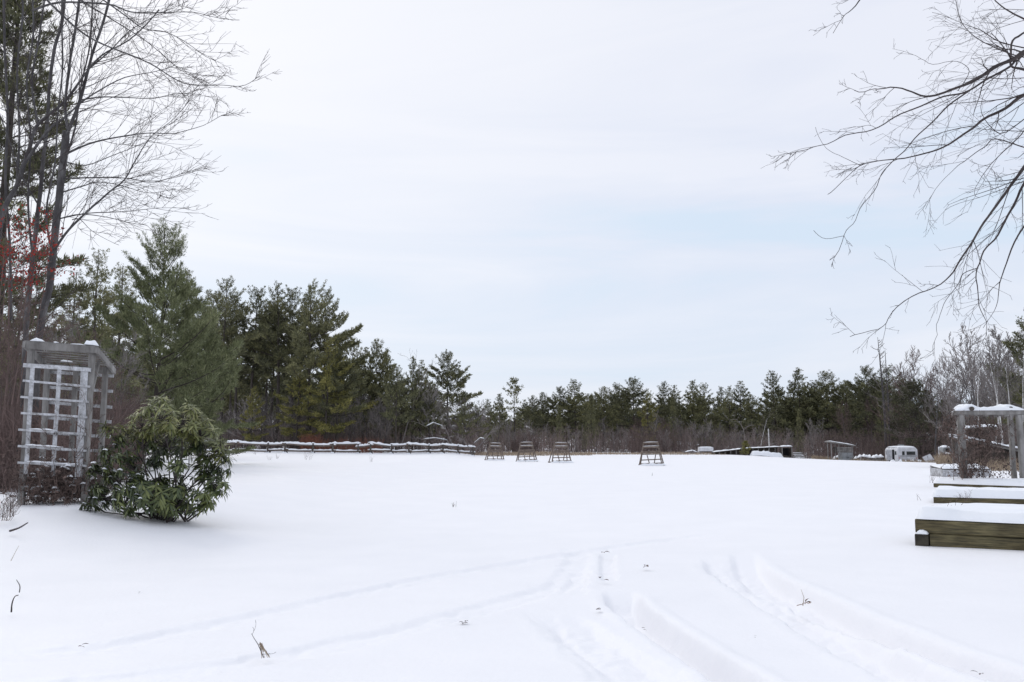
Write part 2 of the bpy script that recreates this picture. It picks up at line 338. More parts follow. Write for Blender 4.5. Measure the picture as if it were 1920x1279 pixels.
def ground():
    th = np.concatenate([np.linspace(-PI, -0.62, 60)[:-1], np.linspace(-0.62, 0.62, 760), np.linspace(0.62, PI, 60)[1:]])
    rr = np.concatenate([np.geomspace(0.35, 2.8, 14)[:-1], np.geomspace(2.8, 16, 400)[:-1], np.geomspace(16, 130, 260)[:-1], np.geomspace(130, 1500, 40)])
    A, R_ = np.meshgrid(th, rr, indexing='ij'); x = np.sin(A) * R_; y = np.cos(A) * R_
    z = np.array(gz(x, y))
    near = S(60, 15, R_)
    z += (vnoise(x, y, 13.0, 7) * 0.16 + vnoise(x, y, 5.0, 1) * 0.08 + vnoise(x, y * .6 + x * .3, 1.7, 2) * 0.034) * S(120, 30, R_) + vnoise(x, y, 0.45, 3) * 0.011 * near + vnoise(x * .6 + y * .5, y - x * .4, 0.13, 4) * 0.004 * S(14, 6, R_)
    msk = (R_ < 60) & (np.abs(A) < 0.75)
    X = x[msk]; Y = y[msk]; add = np.zeros(len(X))
    for k, (pl, hw, dep, rag) in enumerate(TR):
        g = np.array([G(*p)[:2] for p in pl])
        t = np.arange(len(g)); tt = np.linspace(0, len(g) - 1, 8 * len(g)); g = np.stack([np.interp(tt, t, g[:, i]) for i in (0, 1)], 1)
        for _ in range(3): g[1:-1] = (g[:-2] + 2 * g[1:-1] + g[2:]) / 4
        best = np.full(len(X), 1e9); al = np.zeros(len(X))
        for i in range(len(g) - 1):
            a, d = g[i], g[i+1] - g[i]; L2 = d @ d + 1e-9
            q = np.clip(((X - a[0]) * d[0] + (Y - a[1]) * d[1]) / L2, 0, 1)
            dd = np.hypot(X - a[0] - q * d[0], Y - a[1] - q * d[1]); b = dd < best
            best = np.where(b, dd, best); al = np.where(b, (i + q) / (len(g) - 1), al)
        n = vnoise(X, Y, 0.16, 20 + k) + 0.6 * vnoise(X, Y, 0.06, 40 + k)
        e = best + n * 0.05 * rag
        prof = -S(hw * 1.25, hw * 0.55, e) + 0.10 * np.exp(-((e - hw * 1.55) / (hw * 0.45)) ** 2)
        fade = S(-0.02, 0.20, al) if k < 5 else S(0, 0.1, al) * S(1, 0.85, al)
        add += dep * fade * prof * (1 + rag * n * 0.9) + dep * 0.25 * rag * n * S(hw * 2, hw * 0.5, best) * fade
    z[msk] += add
    mb = MB(); nt_, nr = A.shape
    V = np.stack([x, y, z], -1).reshape(-1, 3)
    i, j = np.meshgrid(np.arange(nt_ - 1), np.arange(nr - 1), indexing='ij'); i = i.ravel(); j = j.ravel()
    mb.add(V, np.stack([i*nr+j, i*nr+j+1, (i+1)*nr+j+1, (i+1)*nr+j], 1))
    o = mb.build('ground', M['snow'], smooth=True)
    me = o.data
    tag(o, kind='structure', label='snow covered field with shallow wheel tracks')
    mb = MB(); k = np.arange(nt_ - 1) * nr        # small disc under the viewpoint closes the sheet
    c = V[np.arange(nt_) * nr]
    mb.add(np.vstack([c, [[0, 0, gzf(0, 0)]]]), np.stack([np.arange(nt_ - 1), np.arange(nt_ - 1) + 1, np.full(nt_ - 1, nt_)], 1))
    p = mb.build('ground', M['snow'], smooth=True); tag(p, kind='structure', label='snow covered field underfoot')
ground()

# ------------------------------------------------------------------ trees
def unit(v): return v / (np.linalg.norm(v, axis=-1, keepdims=True) + 1e-9)
def blades(mb, Cn, D, n, L, wdt, rg, spread=0.5, LS=None):
    """n needle sprays at every centre, fanning about D"""
    k = len(Cn); LS = np.ones(k) if LS is None else np.asarray(LS); LS = np.repeat(LS, n)[:, None]; Cn = np.repeat(Cn, n, 0); D = np.repeat(D, n, 0)
    d = unit(D + rg.normal(0, spread, D.shape)); ll = L * LS * rg.uniform(0.6, 1.25, (len(d), 1))
    s = unit(np.cross(d, rg.normal(0, 1, d.shape))) * wdt * LS ** 0.6 * rg.uniform(0.6, 1.3, (len(d), 1))
    st = Cn + rg.normal(0, L * 0.12, Cn.shape)
    V = np.stack([st - s * 0.35, st + d * ll * 0.55 - s * 0.5, st + d * ll, st + d * ll * 0.5 + s * 0.5], 1)
    mb.add(V.reshape(-1, 3), np.arange(len(d) * 4).reshape(-1, 4))
def pine_mesh(seed, H, Rad, base, gap=0.55, tn=6, tL=0.42, tw=0.09, dens=1.0, top=0.35, trunk_r=None, ragged=0.35, irregular=0.0, droop=0.0, step=0.26, lopside=0.0, pexp=0.62):
    rg = np.random.RandomState(seed); rn = random.Random(seed)
    tb = MB(); cr = MB(); tr = trunk_r or H * 0.013
    lean = rg.normal(0, 0.012, 2)
    zt = np.linspace(-0.3, H * 0.985, 14); wob = np.cumsum(rg.normal(0, 0.03, (14, 2)), 0)
    cx = lambda z: np.array([np.interp(z, zt, wob[:, 0] + lean[0] * zt), np.interp(z, zt, wob[:, 1] + lean[1] * zt), z])
    tb.tube([cx(z) for z in zt], tr * (1 - zt / H * 0.93).clip(0.05) * np.r_[1.25, np.ones(13)], 7, 0.06)
    z = base * H; CN = []; DD = []; A = []; B = []; RA = []; RB = []
    az0 = rg.uniform(0, 6)
    while z < H * 0.97:
        u = (z - base * H) / (H - base * H)
        prof = min(1.0, 0.6 + u * 2.2) * (1 - u) ** pexp + 0.06
        nb = rg.randint(4, 7)
        skip = irregular * (0.5 if u < 0.55 else 0.15)
        for b in range(nb):
            if rg.rand() < skip: continue
            az = az0 + b * 2 * PI / nb + rg.normal(0, 0.25)
            Lb = Rad * prof * (1 + ragged * rg.uniform(-1, 0.9)) * (1 + lopside * math.cos(az))
            if Lb < 0.15: continue
            el = -0.05 - droop + 0.95 * u ** 1.5 + rg.normal(0, 0.09)
            d0 = np.array([math.cos(az) * math.cos(el), math.sin(az) * math.cos(el), math.sin(el)])
            o = cx(z + rg.normal(0, 0.07)); pts = [o]; m = 5; d = d0.copy()
            for k in range(m):
                d = unit(d + np.array([0, 0, 0.10 + 0.05 * u]) + rg.normal(0, 0.07, 3)); pts.append(pts[-1] + d * Lb / m)
            pts = np.array(pts); rb = max(0.012, Lb * 0.011); rads = np.linspace(rb, rb * 0.3, m + 1)
            A += list(pts[:-1]); B += list(pts[1:]); RA += list(rads[:-1]); RB += list(rads[1:])
            # side twigs in a flat spray, each ending in tufts
            nt_ = max(2, int(Lb / step * dens))
            for t in np.linspace(0.30 if Lb > 0.8 else 0.15, 1.0, nt_):
                q = np.array([np.interp(t * m, range(m + 1), pts[:, i]) for i in range(3)])
                side = np.array([-d0[1], d0[0], 0]); sl_ = Lb * (0.34 * (1.05 - t) + 0.06)
                for sg in (-1, 1):
                    for kk in range(1 if sl_ < 0.35 else 2):
                        dd = unit(d * 0.75 + side * sg * rg.uniform(0.4, 1.0) + np.array([0, 0, 0.10]))
                        e = q + dd * sl_ * rg.uniform(0.25, 1.1) + rg.normal(0, 0.05, 3) * (1, 1, 0.5)
                        CN.append(e); DD.append(unit(dd * 0.9 + np.array([0, 0, top])))
            CN.append(pts[-1]); DD.append(unit(d + np.array([0, 0, top])))
        z += gap * rg.uniform(0.65, 1.3) * (0.55 + 0.6 * (1 - u)); az0 += 1.1
    tp = cx(H * 0.985)
    for k in range(5): CN.append(tp + np.array([0, 0, -0.12 * k])); DD.append(np.array([rg.normal(0, .3), rg.normal(0, .3), 1.0]))
    tb.segs(np.array(A), np.array(B), np.array(RA), np.array(RB), 3)
    CN = np.array(CN); LS = 1 - 0.62 * S(0.62, 1.0, CN[:, 2] / H) if pexp > 0.7 else np.ones(len(CN))
    blades(cr, CN, unit(np.array(DD)), tn, tL, tw, rg, LS=LS)
    return tb, cr
def grow(out, p, d, L, r, lvl, rg, up=0.12, kids=(5, 5, 4), ratio=(0.5, 0.5, 0.5), wob=0.16, rmin=0.006, start=0.25, angle=(0.45, 0.9), pull=None):
    m = 6 if lvl == 0 else (5 if lvl == 1 else 4)
    pts = [np.array(p, float)]; d = unit(np.array(d, float)); ds = [d]
    for k in range(m):
        d = unit(d + np.array([0, 0, up]) + rg.normal(0, wob, 3) + (pull if pull is not None else 0)); pts.append(pts[-1] + d * L / m); ds.append(d)
    rads = np.linspace(r, max(rmin * 0.7, r * 0.3), m + 1)
    for k in range(m): out.append((pts[k], pts[k+1], rads[k], rads[k+1]))
    if lvl < len(kids):
        nk = max(1, int(kids[lvl] * rg.uniform(0.75, 1.25) + 0.5))
        for t in np.linspace(start, 0.97, nk):
            t = min(0.98, max(0.05, t + rg.normal(0, 0.05))); i = min(m - 1, int(t * m)); q = pts[i] + (pts[i+1] - pts[i]) * (t * m - i)
            nn = rg.normal(0, 1, 3); nn = unit(nn - ds[i+1] * (nn @ ds[i+1])); an = rg.uniform(*angle)
            nd = ds[i+1] * math.cos(an) + nn * math.sin(an)
            rr = np.interp(t, [0, 1], [rads[0], rads[-1]])
            grow(out, q, nd, L * ratio[lvl] * (1.15 - 0.6 * t) * rg.uniform(0.7, 1.2), max(rmin, rr * 0.58), lvl + 1, rg, up, kids, ratio, wob, rmin, 0.2, angle, pull)
def segs_to(mb, out, n=3, lim=None):
    A = np.array([o[0] for o in out]); B = np.array([o[1] for o in out]); RA = np.array([o[2] for o in out]); RB = np.array([o[3] for o in out])
    big = RA > 0.03
    if big.any(): mb.segs(A[big], B[big], RA[big], RB[big], 6)
    if (~big).any(): mb.segs(A[~big], B[~big], RA[~big], RB[~big], n)
def bare_mesh(seed, H, stems=1, fork=0.35, kids=(7, 6, 5), spread=0.55, rmin=0.010, r=None, up=0.14, ratio=(0.5, 0.5, 0.5), wob=0.12):
    rg = np.random.RandomState(seed); tb = MB(); cr = MB(); out = []
    r = r or H * 0.011
    for s_ in range(stems):
        az = rg.uniform(0, 2 * PI); tilt = (0.05 if stems == 1 else 0.16) * rg.uniform(0.5, 1.5)
        d = np.array([math.cos(az) * tilt, math.sin(az) * tilt, 1.0]); p = np.array([math.cos(az), math.sin(az), 0]) * (0 if stems == 1 else 0.15)
        h = H * rg.uniform(0.85, 1.0); m = 9; pts = [p + [0, 0, -0.25]]
        for k in range(m): d = unit(d + rg.normal(0, 0.05, 3) + [0, 0, 0.05]); pts.append(pts[-1] + d * h / m)
        pts = np.array(pts); rads = r / stems ** 0.4 * (1 - np.linspace(0, 1, m + 1) * 0.88); tb.tube(pts, rads, 6, 0.08)
        for t in np.linspace(fork, 0.98, int(13 * (1 - fork)) + 4):
            i = min(m - 1, int(t * m)); q = pts[i] + (pts[i+1] - pts[i]) * (t * m - i)
            a2 = rg.uniform(0, 2 * PI); el = rg.uniform(0.35, 0.95)
            nd = np.array([math.cos(a2) * math.cos(el), math.sin(a2) * math.cos(el), math.sin(el)])
            grow(out, q, nd, H * spread * (1.1 - 0.75 * (t - fork) / (1 - fork)) * rg.uniform(0.55, 0.9), max(rmin * 1.4, np.interp(t * m, range(m + 1), rads) * 0.5), 1, rg, up, kids, ratio, wob, rmin)
    segs_to(cr, out)
    return tb, cr
def proto(name, label, cat, tb, cr, mt, mc, extra=()):
    r = thing(name, label, cat, (0, 0, 0), world=False)
    if tb is not None: tb.build('trunk', mt, r, smooth=True)
    cr.build('crown', mc, r)
    for nm, mb, mm in extra: mb.build(nm, mm, r)
    return r
USED = set()
def plant(src, pos, label, group=None, rz=None, sc=1.0, scz=None, mc=None):
    """first use moves the tree itself, later uses copy it and its parts"""
    if src.name not in USED: USED.add(src.name); o = src
    else: o = copy_tree(src)
    o.location = [float(a) for a in pos]; o.rotation_euler = (0, 0, random.uniform(0, 6.28) if rz is None else rz)
    o.scale = (sc, sc, scz or sc); o['label'] = label
    if group: o['group'] = group
    elif 'group' in o: del o['group']
    return o
random.seed(7); np.random.seed(7)
def hpx(top, D, pos): return EYE + (835 - top) / F * D * 1.0 - pos[2]      # height that reaches a pixel row

HP = 13.0
farp = [proto('pine_tree', '', 'tree', *pine_mesh(100 + i, HP, rad, base, gap=0.88, tn=6, tL=0.46, tw=0.105, dens=1.35, irregular=irr, ragged=rag, step=0.42, pexp=0.85), M['bark_pine'], M['needles'])
        for i, (rad, base, irr, rag) in enumerate([(3.9, 0.22, 0.1, 0.35), (4.5, 0.28, 0.2, 0.45), (3.5, 0.18, 0.1, 0.3), (4.3, 0.3, 0.3, 0.5), (3.2, 0.15, 0.05, 0.3), (4.8, 0.25, 0.25, 0.45)])]
sparsep = proto('pine_tree', '', 'tree', *pine_mesh(121, HP, 2.6, 0.45, gap=1.0, tn=5, tL=0.5, tw=0.11, dens=0.55, irregular=0.25, step=0.45), M['bark_pine'], M['needles'])
spruce = proto('spruce_tree', '', 'tree', *pine_mesh(130, HP, 1.7, 0.10, gap=0.5, tn=5, tL=0.45, tw=0.12, dens=0.8, droop=0.25, ragged=0.2, step=0.4), M['bark_pine'], M['needles'])
tallp = [proto('pine_tree', '', 'tree', *pine_mesh(140 + i, 16.5, rad, base, gap=0.78, tn=6, tL=0.44, tw=0.095, dens=1.45, irregular=irr, ragged=0.5, step=0.33, lopside=lop, pexp=0.72), M['bark_pine'], M['needles'])
         for i, (rad, base, irr, lop) in enumerate([(3.2, 0.52, 0.2, 0), (3.5, 0.46, 0.25, 0), (3.1, 0.40, 0.3, 0), (4.0, 0.34, 0.25, 0.35)])]
yellowp = proto('pine_tree', '', 'tree', *pine_mesh(150, 13.0, 4.0, 0.16, gap=1.0, tn=6, tL=0.42, tw=0.09, dens=1.3, pexp=0.75, irregular=0.35, ragged=0.5, step=0.33, lopside=0.3), M['bark_pine'], M['needles_yellow'])
fareb = [proto('bare_tree', '', 'tree', *bare_mesh(200 + i, 9.0, st, fk, rmin=0.016, spread=sp), M['bark_grey'], M['twig_grey']) for i, (st, fk, sp) in enumerate([(1, 0.3, 0.5), (2, 0.25, 0.45), (1, 0.45, 0.42), (3, 0.2, 0.45)])]
redb = proto('bare_tree', '', 'tree', *bare_mesh(220, 9.0, 2, 0.18, rmin=0.013, spread=0.62, kids=(7, 7, 6)), M['bark_grey'], M['twig_red'])
birchp = [proto('birch_tree', '', 'tree', *bare_mesh(230 + i, 10.0, 1, 0.6, rmin=0.009, spread=0.30, r=0.085), M['birch'], M['twig_grey']) for i in range(2)]

# --- far treeline, front row: silhouettes read off the photograph from left to right
ZONES = [(0, 905, 'behind the rail fence', 'rail fence'), (905, 1130, 'behind the three wooden stands standing together', 'three stands'), (1130, 1300, 'behind the lone wooden stand', 'lone stand'),
         (1300, 1530, 'behind the long low shed', 'low shed'), (1530, 2300, 'behind the small hut and camper', 'hut and camper')]
def zone(px):
    for a, b, t, g in ZONES:
        if a <= px < b: return t, g
SPECIAL = {965: 'sparse open crowned pine standing out against sky, far treeline above leftmost stand', 1080: 'broad dark pine tallest above the three wooden stands',
           1190: 'bushy dark pine tallest to the left of the lone wooden stand', 1455: 'dark broad crowned pine rising above the white pole', 1502: 'slim pointed pine tallest above the small box shelter',
           1300: 'narrow dark pine right of the notch in the treeline', 1388: 'pointed pine twin topped beside the notch above the evergreen bush', 1630: 'broad layered pine just left of the dead snag'}
FR = [(915, 748, 150, 2, 1), (935, 738, 158, 4, .9), (965, 713, 150, 'S', .9), (1000, 745, 160, 3, 1), (1020, 738, 150, 1, .9), (1050, 728, 148, 5, 1), (1080, 714, 146, 0, 1.15), (1105, 738, 156, 2, 1),
      (1130, 727, 150, 1, .9), (1155, 722, 160, 3, .9), (1190, 711, 152, 5, 1.1), (1214, 738, 140, 'Y', .8), (1245, 718, 156, 0, 1), (1264, 722, 150, 2, .95), (1300, 713, 152, 4, .95), (1322, 722, 156, 3, .8),
      (1355, 725, 158, 4, .8), (1388, 714, 150, 2, .95), (1368, 726, 148, 0, .7), (1415, 742, 146, 1, 1), (1455, 698, 140, 0, 1), (1478, 735, 146, 2, 1), (1502, 691, 138, 4, 1.1), (1530, 718, 142, 3, 1), (1555, 699, 138, 5, .95),
      (1590, 716, 136, 1, .9), (1630, 690, 130, 5, 1), (1672, 690, 134, 3, .9)]
for px, top, D, k, wd in FR:
    src = sparsep if k == 'S' else (yellowp if k == 'Y' else farp[k]); p = at(px, D); h = hpx(top, D, p); t, g = zone(px)
    o = plant(src, p, SPECIAL.get(px, 'dark pine fronting the treeline ' + t), 'front pines ' + t, sc=h / 13.0 * wd * 1.2, scz=h / 13.0)
    if k == 'Y': o['label'] = 'yellow green pine standing forward above the lone wooden stand'
    if px in SPECIAL or k == 'Y':
        del o['group']
# second and third rows fill the wood
for i in range(66):
    px = 900 + (i * 12.3) % 800 + random.uniform(-5, 5); D = random.uniform(158, 185)
    top = np.interp(px, [900, 1000, 1080, 1190, 1275, 1330, 1400, 1460, 1620, 1700], [772, 760, 748, 740, 754, 756, 762, 738, 724, 712]) + random.uniform(-8, 30)
    p = at(px, D); h = hpx(top, D, p); t, g = zone(px)
    plant(random.choice(farp), p, 'half hidden pine deeper in the wood ' + t, 'deeper pines ' + t, sc=h / 13.0 * random.uniform(0.95, 1.3), scz=h / 13.0)
for px, top, D in [(1108, 742, 138), (1096, 790, 134), (1262, 748, 138), (1048, 765, 140), (1500, 770, 130), (1655, 735, 124)]:
    p = at(px, D); h = hpx(top, D, p); t, g = zone(px)
    plant(spruce, p, 'small narrow dark spruce at the wood edge ' + t, 'spruces ' + t, sc=h / 13.0 * 0.8, scz=h / 13.0)
# bare grey trees along the wood edge
for i in range(62):
    px = 880 + i * 13.2 + random.uniform(-7, 7); D = random.uniform(124, 146)
    top = np.interp(px, [880, 930, 1060, 1200, 1300, 1500, 1700], [760, 792, 806, 782, 796, 790, 752]) + random.uniform(-14, 26)
    p = at(px, D); h = hpx(top, D, p); t, g = zone(px)
    red = (1180 < px < 1260 and i % 2) or (1580 < px and i % 3 == 0)
    plant(redb if red else random.choice(fareb), p, ('reddish bare bushy tree at the wood edge ' if red else 'grey leafless tree at the wood edge ') + t, ('reddish bare trees ' if red else 'grey bare trees ') + t, sc=h / 9.0 * random.uniform(0.85, 1.2), scz=h / 9.0)

# --- left pine stand
LEFT = [(412, 520, 104, 0, 1.05), (440, 560, 110, 2, 1), (466, 538, 108, 1, 1), (495, 562, 114, 0, .9), (520, 528, 106, 2, 1.05), (545, 540, 112, 1, .95), (580, 530, 102, 3, 1.0), (604, 540, 108, 0, .9), (385, 545, 114, 1, 1),
        (430, 600, 116, 2, 1), (505, 590, 118, 3, 1), (560, 585, 119, 1, 1)]
for i, (px, top, D, k, wd) in enumerate(LEFT):
    p = at(px, D); h = hpx(top, D, p)
    o = plant(tallp[k], p, 'tall pine with bare lower trunk in the stand behind the rail fence', 'tall pines of the left stand', sc=h / 16.5 * wd, scz=h / 16.5, rz=0.0 if px == 580 else None)
    if px == 412: o['label'] = 'tall round headed pine leftmost in the stand beside the soft green pine'; del o['group']
    if px == 580: o['label'] = 'tall pine with long layered branches reaching right at the edge of the stand'; del o['group']
for px, top, D, wd, lab in [(610, 640, 99, 1.0, 'yellow green pine with low drooping boughs at the right edge of the stand'), (556, 690, 100, 0.95, 'yellow green pine with spreading boughs under the tall stand'),
                            (470, 730, 100, 0.9, 'small olive pine low in front of the stand trunks')]:
    p = at(px, D); h = hpx(top, D, p); plant(yellowp, p, lab, sc=h / 13.0 * wd * (1.1 if px < 600 else 1), scz=h / 13.0, rz=0.2 if px > 600 else None)
for px, top, D, k, wd in [(655, 636, 114, 0, 1), (678, 650, 118, 2, 1), (705, 640, 116, 1, .9), (722, 655, 120, 4, 1), (690, 690, 116, 5, .9), (742, 690, 100, 3, .9), (772, 668, 104, 4, .8), (786, 674, 106, 2, .75), (752, 705, 108, 0, 1),
                          (805, 720, 108, 5, 1), (870, 760, 104, 3, 1), (895, 762, 112, 1, 1), (630, 660, 100, 3, 1)]:
    p = at(px, D); h = hpx(top, D, p)
    plant(farp[k], p, 'dark medium pine between the tall stand and the broad pine at the fence end', 'medium pines behind the rail fence', sc=h / 13.0 * wd, scz=h / 13.0)
p = at(838, 118); h = hpx(662, 118, p); plant(farp[5], p, 'broad dark pine rising above the right end of the rail fence', sc=h / 13.0 * 1.15, scz=h / 13.0)
for i in range(22):      # shade-filling pines deep in the left wood
    px = random.uniform(120, 880); D = random.uniform(125, 155); top = np.interp(px, [120, 400, 620, 660, 900], [585, 688, 692, 728, 785]) + random.uniform(0, 30)
    p = at(px, D); h = hpx(top, D, p); plant(random.choice(farp), p, 'half hidden pine deep in the left wood beyond the fence', 'deep pines of the left wood', sc=h / 13.0 * 1.2, scz=h / 13.0)
for i in range(26):
    px = 395 + i * 19.5 + random.uniform(-9, 9); D = random.uniform(102, 114) if px > 620 else random.uniform(100, 106)
    top = np.interp(px, [395, 640, 690, 760, 860, 900], [745, 740, 712, 715, 730, 765]) + random.uniform(-10, 40)
    p = at(px, D); h = hpx(top, D, p); plant(random.choice(fareb), p, 'grey leafless tree at the wood edge just beyond the rail fence', 'grey bare trees beyond the rail fence', sc=h / 9.0 * random.uniform(0.9, 1.3), scz=h / 9.0)
# pale leaning birch and snow-laden fallen limbs near the fence end
def stick_tree(name, label, cat, polys, mtl, kids=(4, 3), rmin=0.012, group=None, part='trunk', twig=None, L=0.3):
    base = polys[0][0][0]; r = thing(name, label, cat, base, group); tb = MB(); cr = MB(); out = []; rg = np.random.RandomState(len(label))
    for pts, r0, r1 in polys:
        pts = np.array(pts); tb.tube(pts, np.linspace(r0, r1, len(pts)), 6, 0.05)
        d = pts[-1] - pts[0]; ln = np.linalg.norm(d)
        for t in np.linspace(0.3, 1.0, 6):
            q = np.array([np.interp(t * (len(pts) - 1), range(len(pts)), pts[:, i]) for i in range(3)])
            grow(out, q, unit(d) + rg.normal(0, 0.6, 3), ln * L * rg.uniform(0.6, 1.2), r1 * 0.8, 1, rg, 0.06, (4,) + tuple(kids), rmin=rmin)
    tb.build('trunk', mtl, r, smooth=True); cr2 = MB(); segs_to(cr2, out); cr2.build('crown', twig or M['twig_grey'], r)
    return r
D = 103
stick_tree('birch_tree', 'pale leaning birch in front of dark trees above the rail fence', 'tree', [([P(752, 836, D), P(765, 790, D), P(778, 745, D + .5), P(786, 690, D + 1)], 0.085, 0.03)], M['twig_grey'])
r = stick_tree('fallen_limb', 'snow covered fallen limb arching low behind the right end of the fence', 'branch', [([P(850, 848, 102), P(838, 826, 102), P(815, 822, 102), P(792, 824, 101.5)], 0.09, 0.04), ([P(850, 840, 102), P(833, 800, 102), P(812, 793, 102), P(798, 800, 101)], 0.08, 0.03)], M['twig_grey'])
mb = MB(); mb.ridge([P(838, 825, 102), P(815, 821, 102), P(795, 823, 101.6)], 0.2, 0.09); mb.ridge([P(830, 799, 102), P(812, 792, 102), P(800, 798, 101.3)], 0.18, 0.07); mb.build('snow', M['snow_cap'], r)
r = stick_tree('fallen_limb', 'pale bare branches splayed at the very end of the rail fence', 'branch', [([P(882, 852, 95), P(897, 838, 95), P(912, 820, 95), P(922, 806, 95)], 0.09, 0.03), ([P(880, 851, 95), P(888, 832, 95), P(900, 822, 94.6), P(908, 824, 94)], 0.07, 0.03), ([P(884, 850, 95), P(876, 835, 95), P(866, 826, 95), P(852, 816, 95)], 0.06, 0.02)], M['twig_grey'])
mb = MB(); mb.ridge([P(889, 830, 94.9), P(900, 821, 94.6), P(907, 822, 94)], 0.15, 0.06); mb.build('snow', M['snow_cap'], r)

# --- brush: uncountable stems filling the wood edge
def brush(name, spans, n, mtl, seed, h=(1.5, 4.0), r=(0.012, 0.022), lean=0.14, twigs=3, label=''):
    rg = np.random.RandomState(seed); A = []; B = []; RA = []; RB = []
    for k in range(n):
        a = spans[rg.randint(len(spans))]; px = rg.uniform(a[0], a[1]); D = rg.uniform(a[2], a[3]); p = at(px, D); hh = rg.uniform(*h) * (a[4] if len(a) > 4 else 1)
        d = unit(np.array([rg.normal(0, lean), rg.normal(0, lean), 1])); rr = rg.uniform(*r); q = p - [0, 0, 0.1]; m = 3
        for s_ in range(m):
            e = q + d * hh / m; A.append(q); B.append(e); RA.append(rr * (1 - 0.25 * s_)); RB.append(rr * (0.75 - 0.25 * s_ + 0.1))
            for t in range(twigs):
                u = rg.uniform(0.1, 1); dd = unit(d + rg.normal(0, 0.55, 3)); A.append(q + (e - q) * u); B.append(q + (e - q) * u + dd * hh * rg.uniform(0.12, 0.3)); RA.append(rr * 0.5); RB.append(rr * 0.3)
            d = unit(d + rg.normal(0, 0.12, 3)); q = e
    mb = MB(); mb.segs(np.array(A), np.array(B), np.array(RA), np.array(RB), 3)
    o = mb.build(name, mtl); tag(o, label, name.replace('_', ' '), kind='stuff'); return o
brush('brush', [(880, 1300, 122, 150), (1280, 1720, 112, 146), (1690, 1790, 106, 125, 1.1), (1790, 1990, 66, 110, 1.0), (380, 900, 100, 120), (900, 1700, 150, 175, 1.5), (380, 900, 120, 135, 1.6)], 9000, M['brush'], 5, label='tangle of grey brown saplings and brush along the foot of the wood')
brush('reddish_brush', [(1180, 1290, 120, 130), (1530, 1680, 108, 118), (960, 1010, 124, 130, .7)], 900, M['twig_red'], 6, label='reddish saplings at the foot of the wood right of the stands and hut')
brush('red_shrub_stems', [(592, 716, 96, 101), (565, 600, 97, 99, 1.2)], 480, M['red_brush'], 8, (0.9, 1.7), label='low rust red shrub stems just behind the rail fence')

def deep_wood():
    rg = np.random.RandomState(77); out = MB()
    pr = [pine_mesh(300 + i, 12.0, 4.2, 0.04, gap=1.1, tn=3, tL=1.1, tw=0.42, dens=0.35, irregular=0.1, step=0.7, pexp=0.8)[1] for i in range(3)]
    PV = [np.vstack(m_.v) for m_ in pr]
    for k in range(190):
        px = rg.uniform(-150, 2150)
        lo = 168 if 880 < px < 1650 else (150 if px <= 880 else 118)
        D = rg.uniform(lo, lo + 45); p = at(px, D)
        top = np.interp(px, [-150, 300, 620, 680, 880, 1000, 1190, 1330, 1460, 1650, 1800, 2150], [585, 692, 696, 735, 800, 784, 770, 780, 776, 772, 735, 712]) + rg.uniform(0, 30)
        h = hpx(top, D, p); V = PV[k % 3]; a = rg.uniform(0, 6.28); c, n_ = math.cos(a), math.sin(a); q = V * (h / 12.0)
        q = np.stack([q[:, 0] * c - q[:, 1] * n_, q[:, 0] * n_ + q[:, 1] * c, q[:, 2]], 1) + p
        out.add(q, np.arange(len(q)).reshape(-1, 4))
    tag(out.build('far_wood', M['needles']), 'unbroken mass of evergreen wood deep behind the treeline', 'wood', kind='stuff')
deep_wood()
# --- right edge wood
for px, top, D, wd in [(1800, 640, 90, 1.1), (1838, 618, 80, 1.1), (1872, 612, 82, 1.1), (1905, 625, 78, 1.1), (1760, 662, 110, 1.0), (1945, 620, 80, 1.1), (1815, 665, 92, 1.1), (1890, 655, 92, 1.2), (1855, 690, 88, 1.2), (1786, 720, 104, 1.1), (1930, 680, 86, 1.2), (1825, 735, 82, 1.1), (1900, 730, 84, 1.2), (1700, 690, 112, 1)]:
    p = at(px, D); h = hpx(top, D, p); plant(random.choice(fareb), p, 'tall grey leafless tree on the right edge above the board shed', 'grey bare trees on the right edge', sc=h / 9.0 * wd * 0.85, scz=h / 9.0)
for px, top, D, wd, lab in [(1722, 668, 112, 1.05, 'broad reddish brown leafless tree standing above the camper'), (1762, 690, 108, .9, 'smaller reddish leafless tree just right of the one above the camper'), (1870, 790, 64, .8, 'low rust brown leafless bush behind the board shed roof')]:
    p = at(px, D); h = hpx(top, D, p); plant(redb, p, lab, sc=h / 9.0 * wd, scz=h / 9.0)
for i, (px, top, D, tx) in enumerate([(1846, 640, 64, -22), (1862, 655, 65, -20), (1876, 640, 63, -8), (1884, 660, 66, 0), (1902, 650, 64, -12), (1908, 645, 63, 8)]):
    p = at(px, D); h = hpx(top, D, p); o = plant(birchp[i % 2], p, 'slender white birch in the row behind the snowy timber frame', 'white birches behind the timber frame', sc=h / 10.0, rz=i * 1.3)
    o.rotation_euler = (0, math.atan(tx / 140), o.rotation_euler[2])
p = at(1958, 66); h = hpx(575, 66, p); plant(farp[1], p, 'dark pine whose branches enter at the right edge of the view', sc=h / 13.0, scz=h / 13.0)
